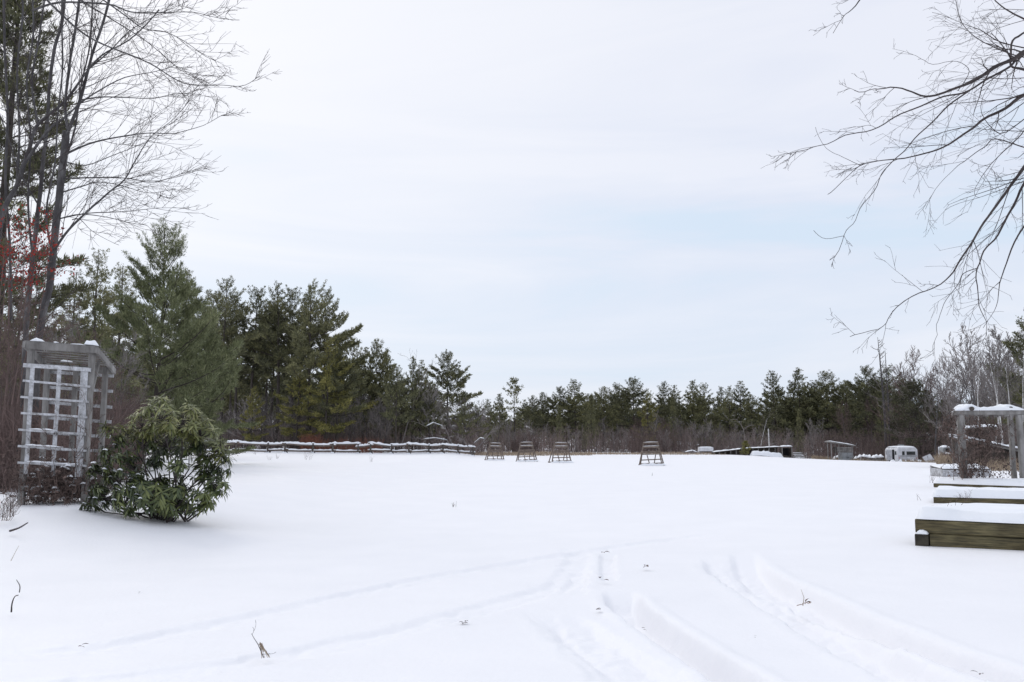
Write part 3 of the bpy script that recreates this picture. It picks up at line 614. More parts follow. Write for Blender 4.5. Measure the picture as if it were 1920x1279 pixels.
# dead snag
def snag():
    D = 118; p = at(1660, D); r = thing('dead_tree', 'tall dead conifer snag with stubby bare branches above the camper', 'tree', p); rg = np.random.RandomState(3); tb = MB(); out = []
    H = hpx(632, D, p)
    tb.tube([p + [0, 0, -0.2], p + [0.1, 0, H * .35], p + [-0.1, 0, H * .7], p + [-0.35, 0, H]], [0.2, 0.16, 0.10, 0.025], 7, 0.08)
    tb.tube([p + [0.6, 0.3, -0.2], p + [0.65, 0, H * .45], p + [0.55, 0, H * .88]], [0.13, 0.1, 0.03], 6, 0.08)
    for z in np.linspace(0.42, 0.97, 30):
        a = rg.uniform(0, 2 * PI); a = rg.choice([0, PI]) + rg.normal(0, 0.8)
        grow(out, p + [-0.3 * z, 0, H * z], (math.cos(a), math.sin(a), 0.12), (1.12 - z) * 5.2 * rg.uniform(0.6, 1.1), 0.045, 1, rg, 0.16, (0, 5, 2), (0.3, 0.32, 0.3), rmin=0.012, wob=0.1)
    tb.build('trunk', M['bark_grey'], r, smooth=True); c = MB(); segs_to(c, out); c.build('crown', M['twig_grey'], r)
snag()
# olive drooping conifer + its neighbour's grey trunk right of the camper
oli = proto('hemlock_tree', 'olive conifer with long flat boughs between hut and dark trunk', 'tree', *pine_mesh(160, 9.5, 4.2, 0.12, gap=0.55, tn=5, tL=0.42, tw=0.07, dens=0.8, irregular=0.3, ragged=0.5, droop=0.1, step=0.36), M['bark_pine'], noisy('olive_needles', [(0.25, (0.035, 0.036, 0.022)), (0.5, (0.075, 0.075, 0.045)), (0.75, (0.13, 0.125, 0.075))], 0.8, island=0.4))
p = at(1722, 108); h = hpx(725, 108, p); plant(oli, p, oli['label'], sc=h / 9.5 * 1.05, scz=h / 9.5)
p = at(1752, 103); h = hpx(700, 103, p); plant(fareb[2], p, 'bare tree with a straight grey trunk right of the camper', sc=h / 9.0, scz=h / 9.0)

# ------------------------------------------------------------------ left foreground wood
# high pine at the left edge
hp = proto('pine_tree', '', 'tree', *pine_mesh(170, 21.0, 2.8, 0.16, gap=0.72, tn=10, tL=0.28, tw=0.042, dens=1.6, irregular=0.3, ragged=0.4, step=0.24), M['bark_pine'], M['needles'])
p = at(-25, 33); plant(hp, p, 'very tall dark pine running off the top left corner', rz=0.4)
# soft green pine behind the rhododendron
sp1 = proto('pine_tree', '', 'tree', *pine_mesh(171, 10.6, 3.7, 0.05, gap=0.52, tn=9, tL=0.28, tw=0.032, dens=1.45, irregular=0.12, ragged=0.45, step=0.19, top=0.9, pexp=0.72), M['bark_pine'], M['needles_near'])
p = at(290, 38); h = hpx(418, 38, p); plant(sp1, p, 'large soft green pine right behind the rhododendron bush', sc=h / 10.6 * 0.92, scz=h / 10.6, rz=2.0)
p = at(375, 44); h = hpx(575, 44, p); plant(sp1, p, 'shorter soft green pine at the right shoulder of the large one', sc=h / 10.6 * 1.0, scz=h / 10.6, rz=4.1)
mid = [proto('pine_tree', '', 'tree', *pine_mesh(172 + i, 14.0, 3.0, 0.18, gap=0.9, tn=7, tL=0.34, tw=0.06, dens=1.35, irregular=0.2, ragged=0.45, step=0.28, pexp=0.75), M['bark_pine'], M['needles']) for i in range(2)]
for px, top, D, k, lab in [(168, 462, 56, 0, 'dark pine behind the arbor with its top left of the soft green pine'), (215, 490, 60, 1, 'dark pine squeezed between the arbor pine and the soft green pine'), (118, 500, 64, 1, 'dark pine half hidden behind the two grey trunks'), (20, 520, 58, 0, 'dark pine behind the red berry bush at the left edge'),
                           (345, 500, 62, 1, 'dark pine just visible behind the soft green pine'), (70, 560, 70, 0, 'shaded pine deep behind the arbor roof')]:
    p = at(px, D); h = hpx(top, D, p); plant(mid[k], p, lab, sc=h / 14.0 * 1.1, scz=h / 14.0)
# bare understory trees behind the arbor
nearb = [proto('bare_tree', '', 'tree', *bare_mesh(240 + i, 6.0, 3, 0.12, rmin=0.006, spread=0.6, kids=(7, 6, 5), up=0.08, r=0.05), M['bark_grey'], M['twig_red'] if i else M['twig_grey']) for i in range(2)]
for px, top, D, k in [(30, 560, 27, 1), (95, 590, 30, 0), (150, 610, 28, 1), (210, 640, 31, 0), (-20, 600, 24, 1), (60, 640, 25, 1), (180, 690, 26, 1), (120, 680, 24, 0), (0, 690, 22, 1), (245, 720, 30, 1), (275, 770, 33, 0)]:
    p = at(px, D); h = hpx(top, D, p); plant(nearb[k], p, ('reddish' if k else 'grey') + ' many stemmed bare shrub in the thicket behind the white lattice arbor', ('reddish' if k else 'grey') + ' thicket shrubs behind the arbor', sc=h / 6.0)
brush('thicket', [(-60, 240, 19.5, 30, .5), (-60, 120, 18, 24, .4), (200, 265, 30, 40, .6)], 2600, M['twig_red'], 12, (2.2, 4.6), (0.006, 0.011), label='dense reddish brown thicket of thin stems behind the arbor')

def smooth_poly(pts, k=4):
    pts = np.array(pts, float); n = len(pts); out = []
    for i in range(n - 1):
        p0, p1, p2, p3 = pts[max(0, i-1)], pts[i], pts[i+1], pts[min(n-1, i+2)]
        for t in np.arange(k) / k:
            out.append(0.5 * ((2*p1) + (-p0+p2)*t + (2*p0-5*p1+4*p2-p3)*t*t + (-p0+3*p1-3*p2+p3)*t**3))
    out.append(pts[-1]); return np.array(out)
def hero_tree(root, limbs, D0, seed, rs=1.0, twig_kids=(5, 4), twig_len=(0.5, 1.2), pull=None, rmin=0.0035, dens=1.0, twm=None, trunkm=None, tb_=0.8):
    rg = np.random.RandomState(seed); tb = MB(); out = []
    for lm in limbs:
        px, r0, r1 = lm[:3]; Dz = lm[3] if len(lm) > 3 else (0, 0)
        n = len(px); pts = []
        for i, q in enumerate(px):
            D = D0 + Dz[0] + (Dz[1] - Dz[0]) * i / max(1, n - 1)
            pts.append(P(q[0], q[1], D) if len(q) == 2 else np.array(q))
        pts = smooth_poly(pts); m = len(pts); wb = rg.normal(0, 1, (m, 3)) * np.linspace(0, 1, m)[:, None]
        for _ in range(2): wb[1:-1] = (wb[:-2] + wb[1:-1] + wb[2:]) / 3
        pts = pts + wb * 0.03; rads = np.maximum(np.linspace(r0 ** 0.6, r1 ** 0.6, m) ** (1 / 0.6) * rs, r1)
        tb.tube(pts, rads, 8 if r0 * rs > 0.03 else 5, 0.06)
        L = np.linalg.norm(np.diff(pts, axis=0), axis=1).sum(); tn = lm[4] if len(lm) > 4 else 1.0
        for k in range(int(L * 3.2 * dens * tn)):
            t = rg.uniform(0.04, 1.0) ** tb_; f = t * (m - 1); i = min(m - 2, int(f)); q = pts[i] + (pts[i+1] - pts[i]) * (f - i); d = unit(pts[i+1] - pts[i])
            nn = rg.normal(0, 1, 3) * (1, 0.8, 1); nn = unit(nn - d * (nn @ d)); an = rg.uniform(0.35, 0.95)
            r_ = max(rmin * 1.3, np.interp(t, [0, 1], [rads[0], rads[-1]]) * 0.38); r_ = min(r_, 0.014)
            grow(out, q, d * math.cos(an) + nn * math.sin(an), rg.uniform(*twig_len) * (1.15 - 0.85 * t), r_, 1, rg, 0.03, (0,) + tuple(twig_kids), (0.5, 0.55, 0.5), wob=0.085, rmin=rmin, pull=pull)
    tb.build('trunk', trunkm or M['bark_grey'], root, smooth=True); c = MB(); segs_to(c, out); c.build('crown', twm or M['twig_dark'], root)
# big bare maple at the left
DL = 21.0
b1 = P(60, 900, DL); b1[2] = gzf(b1[0], b1[1]) - 0.1
b2 = P(38, 900, DL + 0.6); b2[2] = gzf(b2[0], b2[1]) - 0.1
rt = thing('maple_tree', 'big leafless grey maple whose branches fan out over the arbor', 'tree', b1)
hero_tree(rt, [
    ([tuple(b1), (72, 640), (92, 540), (98, 480), (107, 406), (115, 330), (121, 270), (127, 245)], 0.15, 0.085, (0, 0), 0.25),
    ([(127, 245), (148, 192), (172, 105), (190, 55), (207, -10), (225, -90)], 0.075, 0.03, (0, .3), 1),
    ([(127, 245), (122, 195), (130, 120), (140, 60), (150, -20)], 0.065, 0.03, (0, -.4), 1),
    ([tuple(b2), (48, 620), (56, 530), (62, 470), (72, 385), (80, 310), (88, 235), (92, 170), (103, 90), (115, 40), (125, -40)], 0.12, 0.04, (0.6, 0.6), 0.4),
    ([(-25, 640), (0, 420), (30, 350), (55, 280), (70, 235), (115, 195), (150, 150), (190, 105), (240, 75), (300, 20)], 0.12, 0.014, (0.8, -0.5), 0.9),
    ([(40, 315), (85, 250), (120, 220), (160, 185), (220, 152), (280, 137), (330, 125)], 0.065, 0.008, (0, -1), 1),
    ([(70, -30), (88, 0), (110, 22), (140, 50), (180, 77), (240, 102), (290, 125), (330, 150), (370, 157), (420, 161), (460, 158), (490, 142)], 0.055, 0.006, (-1, -2), 1),
    ([(60, 20), (110, 5), (200, 8), (245, 22), (290, 24), (345, 23), (395, 30), (450, 38)], 0.05, 0.006, (-.5, -2), 1),
    ([(170, -15), (200, 5), (235, 30), (270, 54), (310, 62), (350, 82), (385, 107), (410, 115)], 0.035, 0.006, (-.5, -1.5), 1),
    ([(150, 0), (215, 40), (270, 75), (300, 100), (340, 132), (375, 150)], 0.03, 0.006, (0, 0.5), 1),
    ([(121, 290), (165, 270), (220, 257), (275, 250), (330, 250), (380, 235), (425, 210)], 0.045, 0.006, (0, -1.2), 1.2),
    ([(116, 335), (185, 333), (240, 335), (290, 342), (340, 325), (375, 318)], 0.035, 0.006, (0, 0.6), 1.2),
    ([(112, 362), (150, 350), (185, 341), (235, 352), (280, 362), (330, 355)], 0.032, 0.006, (0, -.8), 1.2),
    ([(92, 520), (102, 470), (130, 430), (165, 395), (200, 365), (235, 335), (255, 300), (275, 265), (290, 250), (325, 222), (358, 188)], 0.06, 0.006, (0, -1), 1),
    ([(112, 410), (165, 400), (235, 397), (300, 390), (360, 392)], 0.03, 0.005, (0, -.5), 1.3),
    ([(112, 410), (150, 402), (200, 407), (250, 420), (278, 422)], 0.03, 0.005, (0, .8), 1.3),
    ([(135, 412), (150, 412), (175, 437), (220, 460)], 0.022, 0.005, (0, -.4), 1.2),
    ([(112, 300), (160, 310), (215, 290), (262, 270), (300, 255)], 0.03, 0.006, (.3, 1), 1.2),
    ([(150, 188), (190, 182), (240, 183), (285, 185), (330, 175), (372, 180)], 0.035, 0.006, (0, -.6), 1.2),
    ([(165, 130), (200, 100), (240, 60), (290, 30), (340, 5)], 0.035, 0.006, (0, .6), 1.2),
    ([(70, 230), (60, 150), (75, 60), (85, -20)], 0.05, 0.025, (.5, 1.2), 1),
    ([(30, 350), (36, 250), (32, 140), (40, 40), (42, -30)], 0.05, 0.025, (.8, 1.5), 1),
    ([(72, 385), (40, 330), (15, 260), (-15, 180)], 0.04, 0.015, (.6, 1.2), 1),
    ([(118, 310), (140, 240), (152, 160), (168, 80), (178, -20)], 0.045, 0.02, (.3, 1), 1),
    ([(60, 480), (52, 380), (58, 270), (50, 160), (62, 60), (58, -30)], 0.05, 0.022, (.7, .2), 1),
    ([(98, 480), (86, 400), (104, 300), (108, 200), (118, 110), (112, -20)], 0.045, 0.02, (-.3, -.8), 1),
    ([(20, 600), (18, 460), (10, 330), (14, 200), (6, 60), (8, -30)], 0.06, 0.03, (1.2, 1.2), .8),
], DL, 11, twig_kids=(4, 1), twig_len=(0.8, 2.3), pull=np.array([0.045, 0, 0.02]), rmin=0.0042, dens=1.05, rs=0.60)
# red winterberry at the left edge
def berry_bush():
    D = 19.5; p = at(-5, D); r = thing('berry_bush', 'tall shrub with red berries at the left edge above the arbor', 'shrub', p); rg = np.random.RandomState(4); out = []; tips = []
    for k in range(9):
        top = P(rg.uniform(-20, 80), rg.uniform(370, 480), D + rg.uniform(-.8, .8)); q = p + [rg.normal(0, .2), rg.normal(0, .2), -0.1]; d = unit(top - q) ; L = np.linalg.norm(top - q)
        grow(out, q, d, L, 0.022, 0, rg, 0.01, (7, 5, 3), (0.28, 0.5, 0.5), wob=0.05, rmin=0.004, start=0.45)
    tb = MB(); segs_to(tb, out); tb.build('trunk', M['twig_red'], r)
    ends = np.array([o[1] for o in out if o[3] < 0.006]); hgt = P(0, 540, D)[2]; ends = ends[ends[:, 2] > hgt]
    cr = MB(); 
    for e in ends[rg.permutation(len(ends))[:420]]:
        for j in range(rg.randint(1, 4)):
            c = e + rg.normal(0, 0.05, 3); s = rg.uniform(0.014, 0.028)
            V = c + s * np.array([[1, 0, 0], [-1, 0, 0], [0, 1, 0], [0, -1, 0], [0, 0, 1], [0, 0, -1.2]]); cr.add(V, [[0, 2, 4], [2, 1, 4], [1, 3, 4], [3, 0, 4], [2, 0, 5], [1, 2, 5], [3, 1, 5], [0, 3, 5]])
    cr.build('berries', M['berry'], r)
berry_bush()

def leaf(mb, c, d, up, L, wd, rg, curl=0.25):
    d = unit(np.asarray(d)); s = unit(np.cross(d, up)); n = np.cross(s, d); R = []
    for t, w_ in ((0, 0.12), (0.3, 0.8), (0.6, 1.0), (0.85, 0.6), (1.0, 0.05)):
        q = c + d * L * t - n * curl * L * t * t; R.append([q - s * wd / 2 * w_ + n * 0.12 * wd * w_, q, q + s * wd / 2 * w_ + n * 0.12 * wd * w_])
    V = np.array(R).reshape(-1, 3); Fs = []
    for i in range(4):
        for j in range(2): Fs.append([i*3+j, i*3+j+1, (i+1)*3+j+1, (i+1)*3+j])
    mb.add(V, Fs)
# a few orange dead leaves clinging in the maple
# ------------------------------------------------------------------ rhododendron
def rhodo():
    D = 13.2; p = at(305, D); p[2] = gzf(p[0], p[1]); r = thing('rhododendron', 'bushy green rhododendron growing beside the white lattice arbor', 'shrub', p)
    rg = np.random.RandomState(21); st = MB(); lo = MB(); hi = MB(); sn = MB()
    tips = []; hubs = []
    LB = [(300, 778, 34), (268, 792, 27), (338, 785, 34), (372, 808, 30), (312, 822, 40), (398, 842, 22), (240, 806, 17), (352, 832, 22), (270, 828, 20), (385, 868, 22), (404, 908, 17), (376, 932, 24), (416, 858, 11),
          (322, 936, 30), (280, 932, 32), (236, 936, 28), (200, 926, 26), (180, 916, 17), (226, 892, 24), (262, 898, 20), (345, 906, 20), (172, 946, 12), (208, 802, 11), (205, 850, 15), (232, 852, 14), (300, 908, 16), (250, 868, 14), (330, 868, 12), (290, 862, 13), (258, 915, 24), (300, 945, 24), (348, 945, 20), (390, 895, 18)]
    LB = [(300 + (x_ - 300) * 1.04, y_, r_) for x_, y_, r_ in LB] + [(196, 880, 18), (178, 880, 13), (418, 885, 12), (412, 838, 16), (220, 825, 13)]
    for lx, ly, lr in LB:
        ld = rg.uniform(-.55, .45) * (1 - abs(lx - 300) / 180); n_ = int(4 + lr * lr / 40)
        hub = P(lx, ly + lr * .35, D + ld); hub[2] = max(hub[2], gzf(hub[0], hub[1]) + .05); hubs.append(hub)
        for q_ in range(n_):
            dv = unit(rg.normal(0, 1, 3) * (1, 1, 1)); dv[1] -= .25; rr_ = lr * rg.uniform(.72, 1.05)
            px = lx + dv[0] * rr_; py = ly - dv[2] * rr_ * .9; c = P(px, py, D + ld + dv[1] * rr_ * D / F * 1.2)
            c[2] = max(c[2], gzf(c[0], c[1]) + .06); tips.append((c, px, py, len(hubs) - 1))
    base = [p + [rg.normal(0.1, 0.28), rg.normal(0, 0.22), -0.06] for _ in range(16)]
    A = []; B = []; RA = []; RB = []
    for hb in hubs:
        b0 = base[rg.randint(len(base))]; low = hb[2] < p[2] + .55
        b0 = b0 + (hb - b0) * (.35, .35, 0) if low else b0
        k1 = b0 + (hb - b0) * .35 + rg.normal(0, .05, 3) * (1, 1, .3); k2 = b0 + (hb - b0) * .75 + np.array([rg.normal(0, .06), rg.normal(0, .05), -.05])
        for a_, b_, ra, rb in ((b0, k1, .013, .011), (k1, k2, .011, .009), (k2, hb, .009, .006)): A.append(a_); B.append(b_); RA.append(ra); RB.append(rb)
    for c, px, py, hi_ in tips:
        hb = hubs[hi_]; m1 = hb + (c - hb) * .5 + rg.normal(0, .02, 3) + [0, 0, -.02]
        for a_, b_, ra, rb in ((hb, m1, .006, .005), (m1, c, .005, .004)): A.append(a_); B.append(b_); RA.append(ra); RB.append(rb)
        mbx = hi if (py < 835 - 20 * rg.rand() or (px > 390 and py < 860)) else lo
        nl = rg.randint(8, 14); out = unit((c - (p + [0, 0, 0.6])) * [1, 1, 0.6]); a0 = rg.uniform(0, 6)
        ax = unit(out * 0.7 + np.array([0, 0, 0.75])); e1 = unit(np.cross(ax, rg.normal(0, 1, 3))); e2 = np.cross(ax, e1)
        for j in range(nl):
            a_ = a0 + j * 2 * PI / nl + rg.normal(0, 0.2); dr = rg.uniform(-0.25, 0.55)
            d = unit(e1 * math.cos(a_) + e2 * math.sin(a_) + ax * dr + np.array([0, 0, rg.uniform(-.95, -.3) if mbx is lo else rg.uniform(-.7, .25)]))
            leaf(mbx, c + ax * rg.uniform(-.03, .03), d, ax, rg.uniform(0.09, 0.175), rg.uniform(0.020, 0.034), rg, rg.uniform(.05, .45))
        if mbx is lo and px < 270 and rg.rand() < 0.22:
            q = c + [0, -0.02, 0.02]; sn.ridge([q + [-0.035, 0, -.008], q + [0.0, 0.01, 0.0], q + [0.035, 0, -.012]], 0.035, 0.012, 0.6, 7)
    st.segs(np.array(A), np.array(B), np.array(RA), np.array(RB), 4)
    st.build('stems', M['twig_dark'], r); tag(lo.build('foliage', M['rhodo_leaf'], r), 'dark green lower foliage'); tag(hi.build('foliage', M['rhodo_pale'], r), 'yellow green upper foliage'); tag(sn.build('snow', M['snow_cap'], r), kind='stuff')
rhodo()

# ------------------------------------------------------------------ white lattice arbor
def arbor():
    D = 14.0; o = P(36, 943, D); r = thing('lattice_arbor', 'leaning weathered garden arbor with white painted lattice and slanted roof', 'arbor', o)
    yaw = math.radians(8); roll = math.radians(3.6); W = 0.95; H = 2.46; DP = 0.72
    ex = np.array([math.cos(yaw), math.sin(yaw), 0]); ey = np.array([-math.sin(yaw), math.cos(yaw), 0]); ez = np.array([0, 0, 1.])
    ex = ex * math.cos(roll) - ez * math.sin(roll)      # the whole frame has racked sideways: posts upright, slats sloping
    Q = lambda x, y, z: o + ex * x + ey * y + ez * z
    zg = -0.12
    for x, y, h, w_ in ((0.03, 0, H - .04, .09), (W, 0, H - .02, .09), (0.03, DP, H - .21, .08), (W, DP, H - .21, .08), (0.48, DP, H - .21, .07)):
        mb = MB(); mb.beam(Q(x, y, zg), Q(x, y, h), w_, w_, ey, wob=0.006); mb.build('post', M['wood_grey'], r)
    for x, w_ in ((0.09, .064), (0.49, .062), (0.87, .11)):     # painted uprights of the lattice
        mb = MB(); mb.beam(Q(x, -0.062, 0.45 if x < .9 else 0.10), Q(x, -0.062, H - 0.30), w_, 0.02, ey, wob=0.004); mb.build('upright', M['paint_white'], r)
    for i, z in enumerate(np.linspace(H - 0.32, 0.62, 7)):
        mb = MB(); mb.beam(Q(-0.04 + random.uniform(-.02, .02), -0.086, z + random.uniform(-.012, .012)), Q(W + 0.02 + random.uniform(-.02, .02), -0.086, z + random.uniform(-.012, .012)), 0.022, 0.064 if i == 0 else 0.035, ez, wob=0.006); mb.build('slat', M['paint_white'], r)
        z2 = z - 0.03
        mb = MB(); mb.beam(Q(0.0, DP + .055, z2), Q(W + 0.12, DP + .055, z2 + random.uniform(-.015, .015)), 0.022, 0.05, ez, wob=0.004); mb.build('slat', M['paint_white'], r)
    mb = MB(); mb.beam(Q(-0.02, -0.07, H), Q(W + .07, -0.07, H + .01), 0.04, 0.115, ez); mb.build('roof_beam', M['wood_grey'], r)
    mb = MB(); mb.beam(Q(-0.02, DP + .14, H - .26), Q(W + .07, DP + .14, H - .25), 0.04, 0.10, ez); mb.build('roof_beam', M['wood_grey'], r)
    for x in (-0.045, W + .095):
        mb = MB(); mb.beam(Q(x, -0.10, H + .01), Q(x, DP + .18, H - .26), 0.045, 0.10, ez); mb.build('roof_beam', M['wood_grey'], r)
    for k in range(9):      # roof laths
        t = (k + .5) / 9; mb = MB(); mb.beam(Q(-0.07, -0.06 + t * (DP + .20), H + .085 - .27 * t), Q(W + .13, -0.06 + t * (DP + .20), H + .085 - .27 * t), 0.035, 0.018, ez, wob=0.006); mb.build('lath', M['wood_grey'], r)
    for x, s in ((0.03, 1), (W, -1)):
        mb = MB(); mb.beam(Q(x + .03, -.06, H - .08), Q(x + .02, .0, H - .62), .03, .04, ey); mb.build('brace', M['wood_grey'], r)
    mb = MB(); mb.beam(Q(W, .03, H - .75), Q(W, .36, H - .14), .04, .05, ex); mb.build('brace', M['wood_grey'], r)
    mb = MB(); mb.beam(Q(.0, .45, .12), Q(W, .45, .12), .3, .05, ez); mb.build('bench_board', M['wood_dark'], r)
    def patch(*a_):
        m_ = MB(); m_.ridge(*a_); m_.build('snow', M['snow_cap'], r)
    patch([Q(W - .12, .02, H + .085), Q(W - .02, .03, H + .085), Q(W + .07, .03, H + .08)], .17, .075, .15, 9)
    patch([Q(0.0, .03, H + .08), Q(.1, .05, H + .08), Q(.2, .05, H + .08)], .14, .05, .5)
    patch([Q(.62, -.01, H + .075), Q(.85, -.01, H + .075)], .05, .018, .5); patch([Q(.35, .0, H + .075), Q(.45, .0, H + .075)], .05, .02, .5)
    patch([Q(.45, .1, H - .20), Q(.62, .1, H - .20)], .06, .02, .4)
    for z in np.linspace(H - 0.32, 0.62, 7)[4:]: patch([Q(random.uniform(0, .3), -.086, z + .026), Q(random.uniform(.5, .9), -.086, z + .026)], .03, .016, .5)
    # dead vines
    v = thing('vine', 'dead brown vine tangled round the foot of the lattice arbor', 'vine', o + [.5, .3, 0]); rg = np.random.RandomState(31); out = []
    for k in range(150):
        q = Q(rg.uniform(-.1, W + .15), rg.uniform(-.12, DP), 0.0); q[2] = gzf(q[0], q[1]); d = unit(np.array([rg.normal(0, .5), rg.normal(0, .3), 1.0]))
        grow(out, q, d, rg.uniform(.35, 1.15) * (1.25 if rg.rand() < .12 else .8), 0.006, 1, rg, -0.03, (0, 6, 4), (.5, .5, .5), wob=.35, rmin=.003)
    for x0, y0, hh in ((0.98, -.11, 2.1), (0.53, -.11, 1.4), (0.1, -.11, 1.3), (W, .85, 1.7), (.85, -.1, 1.7)):
        for k in range(3): grow(out, Q(x0 + rg.normal(0, .05), y0, .2), ez, hh * rg.uniform(.6, 1), .006, 1, rg, .05, (0, 7, 4), (.3, .3, .4), wob=.16, rmin=.0028)
    m = MB(); segs_to(m, out); m.build('stems', M['vine'], v)
    lf = MB(); en = np.array([o_[1] for o_ in out]); 
    for e in en[rg.permutation(len(en))[:1000]]:
        if e[2] - o[2] > 0.75 and rg.rand() < .75: continue
        leaf(lf, e, unit(rg.normal(0, 1, 3) + [0, 0, -.8]), unit(rg.normal(0, 1, 3)), rg.uniform(.03, .07), rg.uniform(.018, .04), rg, .4)
    lf.build('dead_leaves', M['vine'], v)
    s2 = MB()
    for k in range(85):
        q = Q(rg.uniform(-.1, W + .2), rg.uniform(-.1, DP), rg.uniform(.08, .75) ** 1.2); s2.ridge([q + [-.04, 0, 0], q + [.01, .0, .01], q + [.05, 0, 0]], .05, .022, .4, 6)
    tag(s2.build('snow', M['snow_cap'], v), kind='stuff')
arbor()

# ------------------------------------------------------------------ rail fence
def fence():
    jx = [330, 375, 412, 448, 497, 539, 582, 627, 668, 697, 731, 768, 802, 831, 857, 887]; n = len(jx); Ds = np.interp(jx, [330, 887], [82, 96])
    J = [at(x, d) + [0, 0.95 * (-1) ** i, 0] for i, (x, d) in enumerate(zip(jx, Ds))]
    r = thing('rail_fence', 'long zigzag split rail fence capped with snow along the left wood', 'fence', J[n // 2])
    sag = np.random.RandomState(2)
    for i in range(n - 1):
        a, b = J[i], J[i+1]; d = unit(b - a); wall = 0.20
        for k, z in enumerate((0.22, 0.80)):
            if i in (8,) and k == 0: continue
            za = z + sag.normal(0, .07) + .10 * (i % 2); zb = z + sag.normal(0, .07) + .10 * ((i + 1) % 2) * 0.6
            if i == 9 and k: za += .12; zb -= .05
            p0 = a - d * .35 + [0, 0, za]; p1 = b + d * .35 + [0, 0, zb]; mb = MB()
            m_ = (p0 + p1) / 2 + [0, 0, -0.03]; mb.tube([p0, m_, p1], [.085, .085, .075], 6, .15); rail = mb.build('rail', M['wood_stand'], r)
            s = MB(); up = np.array([0, 0, .06]); s.ridge([p0 + up, m_ + up, p1 + up], .21, .19 if k else .12, .35, 14); s.build('snow', M['snow_cap'], rail)
    for i in range(n):
        mb = MB(); a = J[i]; mb.tube([a + [-.06, -.12, -.1], a + [.02, -.16, .45], a + [.05, -.12, .98]], [.12, .10, .09], 6, .12); mb.tube([a + [.16, .1, -.1], a + [.04, .12, .45], a + [-.08, .1, .95]], [.10, .09, .08], 6, .12); po = mb.build('post', M['wood_dark'], r)
        s = MB(); s.ridge([a + [-.12, -.1, .95], a + [.14, -.1, .98]], .22, .11, .3, 6); s.ridge([a + [-.25, -.15, gzf(*a[:2]) - a[2]], a + [.2, -.2, 0]], .35, .14, .4, 6); s.build('snow', M['snow_cap'], po)
fence()

# ------------------------------------------------------------------ the four wooden stands
def stand_proto():
    r = thing('wooden_stand', '', 'stand', (0, 0, 0), world=False); H = 1.42; rg = random.Random(5)
    lean = lambda z: 0.34 - 0.20 * z / H          # front frame leans back
    fx = lambda z: 0.72 - 0.30 * z / H
    for s in (-1, 1):
        mb = MB(); mb.beam((s * fx(0), -lean(0), -.05), (s * fx(H), -lean(H), H), .07, .07, (0, 1, 0)); mb.build('leg', M['wood_stand'], r)
        mb = MB(); mb.beam((s * fx(0) * .98, .55, -.05), (s * fx(H) * .96, -.02, H * .97), .06, .06, (0, 1, 0)); mb.build('leg', M['wood_stand'], r)
        mb = MB(); mb.beam((s * .12, -.30, -.02), (s * .26, -.20, .62), .055, .055, (0, 1, 0)); mb.build('inner_leg', M['wood_stand'], r)
        mb = MB(); mb.beam((s * .71, -.37, .02), (s * .70, .62, .02), .07, .07); mb.build('skid', M['wood_stand'], r)
    for z, h, e in ((1.36, .085, .02), (1.10, .12, .03), (0.80, .13, .03), (0.66, .06, .02)):
        mb = MB(); mb.beam((-fx(z) - e, -lean(z) - .05, z + .01), (fx(z) + e, -lean(z) - .05, z), .03, h); b = mb.build('slat', M['wood_stand'], r)
        if z > 1:
            s = MB(); s.ridge([(-fx(z), -lean(z) - .05, z + h / 2), (fx(z), -lean(z) - .05, z + h / 2)], .05, .018, .4, 9); s.build('snow', M['snow_cap'], b)
    for z in (.33, .10):
        mb = MB(); mb.beam((-fx(z) - .02, -lean(z) - .045, z), (fx(z) + .02, -lean(z) - .045, z + .02), .035, .065); mb.build('rail', M['wood_stand'], r)
    mb = MB(); mb.beam((-.55, .20, .75), (.55, .20, .75), .05, .08); mb.build('rail', M['wood_stand'], r)
    return r
st = stand_proto()
for px, py, sc, rz, lab in [(927, 863, 1.0, .22, 'leftmost of the three grey slatted wooden stands, nearest the fence end'), (987, 865, 1.02, .15, 'middle one of the three grey slatted wooden stands'),
                            (1050, 867, .98, .25, 'right one of three wooden stands, with debris at its feet'), (1221, 872, 1.0, -.05, 'lone brown slatted wooden stand apart from the other three')]:
    o = plant(st, G(px, py), lab, 'slatted wooden stands in the field', rz=rz, sc=sc)
    o.rotation_euler = (random.uniform(-.04, .02), random.uniform(-.04, .04), rz); g = G(px, py)
    m = MB(); k_ = o['label']
    m.ridge([[-.85, -.42, -.02], [-.3, -.46, -.0], [.3, -.44, -.02], [.85, -.40, -.02]], .30, .10, .6, 12); m.build('snow', M['snow_cap'], o)

